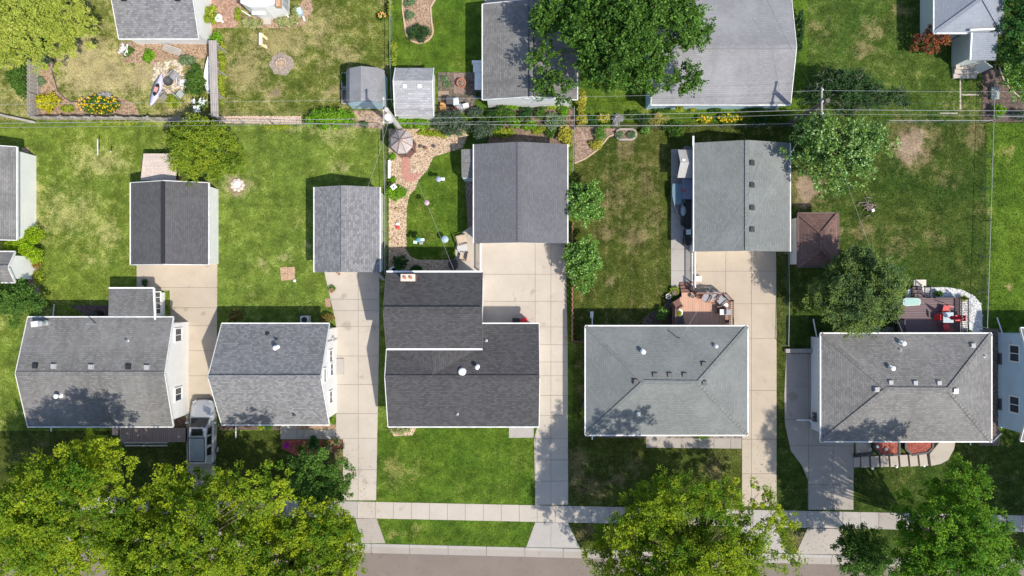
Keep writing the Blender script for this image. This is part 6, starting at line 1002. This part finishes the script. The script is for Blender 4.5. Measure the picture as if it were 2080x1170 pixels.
for i, (px,py,rx,ry,h,pal,lfz,lab,nm,fl) in enumerate(SHR):
    if not pal: continue
    zb_ = ZB.get(px, 0); z = zb_+h*.6; c = G(px,py,z); k = (H-z)/(H*S); rng = np.random.default_rng(100+i); RX, RY = rx*k, ry*k; area = RX*RY; lr = max(.14, min(.45, .42*min(RX,RY), h*.45))
    n = int(max(5, min(60, 1.5*area/(lr*lr)))); lobes = dome(c[0],c[1],max(.05,RX-lr*.5),max(.05,RY-lr*.5),zb_+h*.35,zb_+h*.92,n,lr,rng,.12 if pal != 'round' else .03)
    root = thing(nm, lab, 'flowers' if fl or pal in ('magenta','pink') else 'hedge' if nm == 'hedge' else 'grass' if 'grass' in nm else 'plant' if nm in ('seedlings','vine','pot_plant','ground_cover_strip') else 'shrub', (c[0],c[1],zb_))
    m = MB()
    for lx,ly,lz,r in lobes[::max(1,len(lobes)//12)]: m.tube([(c[0]+(lx-c[0])*.5,c[1]+(ly-c[1])*.5,zb_),(lx,ly,lz)], [.02,.008], 4)
    m.build('stems', bark, root)['kind'] = 'stuff'
    dens = {'round':180}.get(pal, 95)
    C, D, T = lobe_leaves(lobes, dens/max(.5, lr/.3)*(.12/max(lfz,.07))**1.0, 12, rng, .5 if pal != 'round' else .15); keep = C[:,2] > zb_+.02; leafmesh('foliage', C[keep], D[keep], lfz, LM[pal], T[keep], rng, root, .5 if nm != 'ornamental_grass' else .18, .4, UPS[keep])
    if nm == 'hanging_basket': MB().lathe((c[0],c[1],zb_-.1), [(.08,0),(.16,.12),(.17,.18)], 10).build('basket', brownw, root); MB().tube([(c[0],c[1],zb_+.1),(gx(434,2.1),c[1],2.08)], .01, 4).build('hanger', dkgrey, root)
    if fl:
        nf = int(max(14, min(420, 70*area))); a = rng.uniform(0,6.28,nf); q = np.sqrt(rng.uniform(0,1,nf)); F = np.stack([c[0]+RX*q*np.cos(a), c[1]+RY*q*np.sin(a), zb_+h*(.75+.35*np.sqrt(1-q*q*.9))+rng.normal(0,.03,nf)], 1); big_ = fl == 'white'
        F = np.repeat(F, 5 if not big_ else 14, 0); Dn = rng.normal(0,1,F.shape); Dn[:,2] *= .15; F = F+Dn*(.03 if not big_ else .06); leafmesh('flowers', F, Dn, .1, LM[fl], rng.uniform(0,1,len(F)), rng, root, .7, .15)['kind'] = 'stuff'
# ---------------------------------------------------------------- grass tufts over every lawn (uncountable)
rng = np.random.default_rng(77)
for (x0,y0,x1,y1), m in LOTS:
    x0c, x1c, y0c = max(x0,-60), min(x1,2140), max(y0,-50)
    if x1c <= x0c: continue
    yb = 1140 if y1 is None else y1; ar_ = (x1c-x0c)*(yb-y0c)/S/S; n = int(ar_*95); PX = rng.uniform(x0c,x1c,n); PY = rng.uniform(y0c,yb,n)
    if y1 is None: k = PY < kerby(PX)-1.5; PX, PY = PX[k], PY[k]
    X, Y = (PX-CX)/S, (CY-PY)/S; keep = np.ones(len(X), bool)
    for P in EXCL:
        a = np.array(P)
        bb = (X > a[:,0].min()) & (X < a[:,0].max()) & (Y > a[:,1].min()) & (Y < a[:,1].max())
        if bb.any(): i = np.where(bb)[0]; keep[i] &= ~inpoly(X[i], Y[i], P)
    X, Y = X[keep], Y[keep]; d, b = masks(X, Y); kk = rng.uniform(0,1,len(X)) > b*1.2; X, Y = X[kk], Y[kk]; n = len(X)
    an = rng.uniform(0,6.28,n); h = rng.uniform(.03,.075,n); wd = rng.uniform(.025,.06,n); ln = rng.uniform(.02,.11,n); dx, dy = np.cos(an), np.sin(an)
    Z0 = np.zeros(n)-.005; p0 = np.stack([X-dy*wd, Y+dx*wd, Z0], 1); p1 = np.stack([X+dy*wd, Y-dx*wd, Z0], 1); p2 = np.stack([X+dx*ln, Y+dy*ln, h], 1)
    VV = np.stack([p0,p1,p2], 1).reshape(-1,3); ox, oy = X.mean(), Y.mean(); me = bpy.data.meshes.new('grass'); me.vertices.add(3*n); me.vertices.foreach_set('co', (VV-(ox,oy,0)).astype(np.float32).ravel())
    me.loops.add(3*n); me.loops.foreach_set('vertex_index', np.arange(3*n, dtype=np.int32)); me.polygons.add(n); me.polygons.foreach_set('loop_start', np.arange(0,3*n,3,dtype=np.int32)); me.update(calc_edges=True)
    setmask(me, VV[:,0], VV[:,1]); me.materials.append(m); o = bpy.data.objects.new('grass', me); o.location = (ox,oy,0); col.objects.link(o); tag(o, None, None, None, 'stuff')

# ---------------------------------------------------------------- fallen leaves below the street trees (uncountable)
rng = np.random.default_rng(9); n = 5200; PX = np.concatenate([rng.uniform(-40,760,n//2), rng.uniform(1150,2100,n//2)]); PY = rng.uniform(900,1170,n); dy = PY-kerby(PX); Z = np.where(dy > 20, -.095, np.where(dy > 6, -.08, .045)); lr_ = thing('leaf_litter', 'fallen leaf scraps on pavement and kerb below the street trees', 'leaves', (0,0,0)); lr_['kind'] = 'stuff'
Dn = rng.normal(0,1,(n,3)); Dn[:,2] *= .1; leafmesh('litter', np.stack([(PX-CX)/S,(CY-PY)/S,Z+.012],1), Dn, .07, leafm('leaf_litter',(.16,.13,.04),(.26,.22,.06),.1), rng.uniform(0,1,n), rng, lr_, .6, .1)['kind'] = 'stuff'
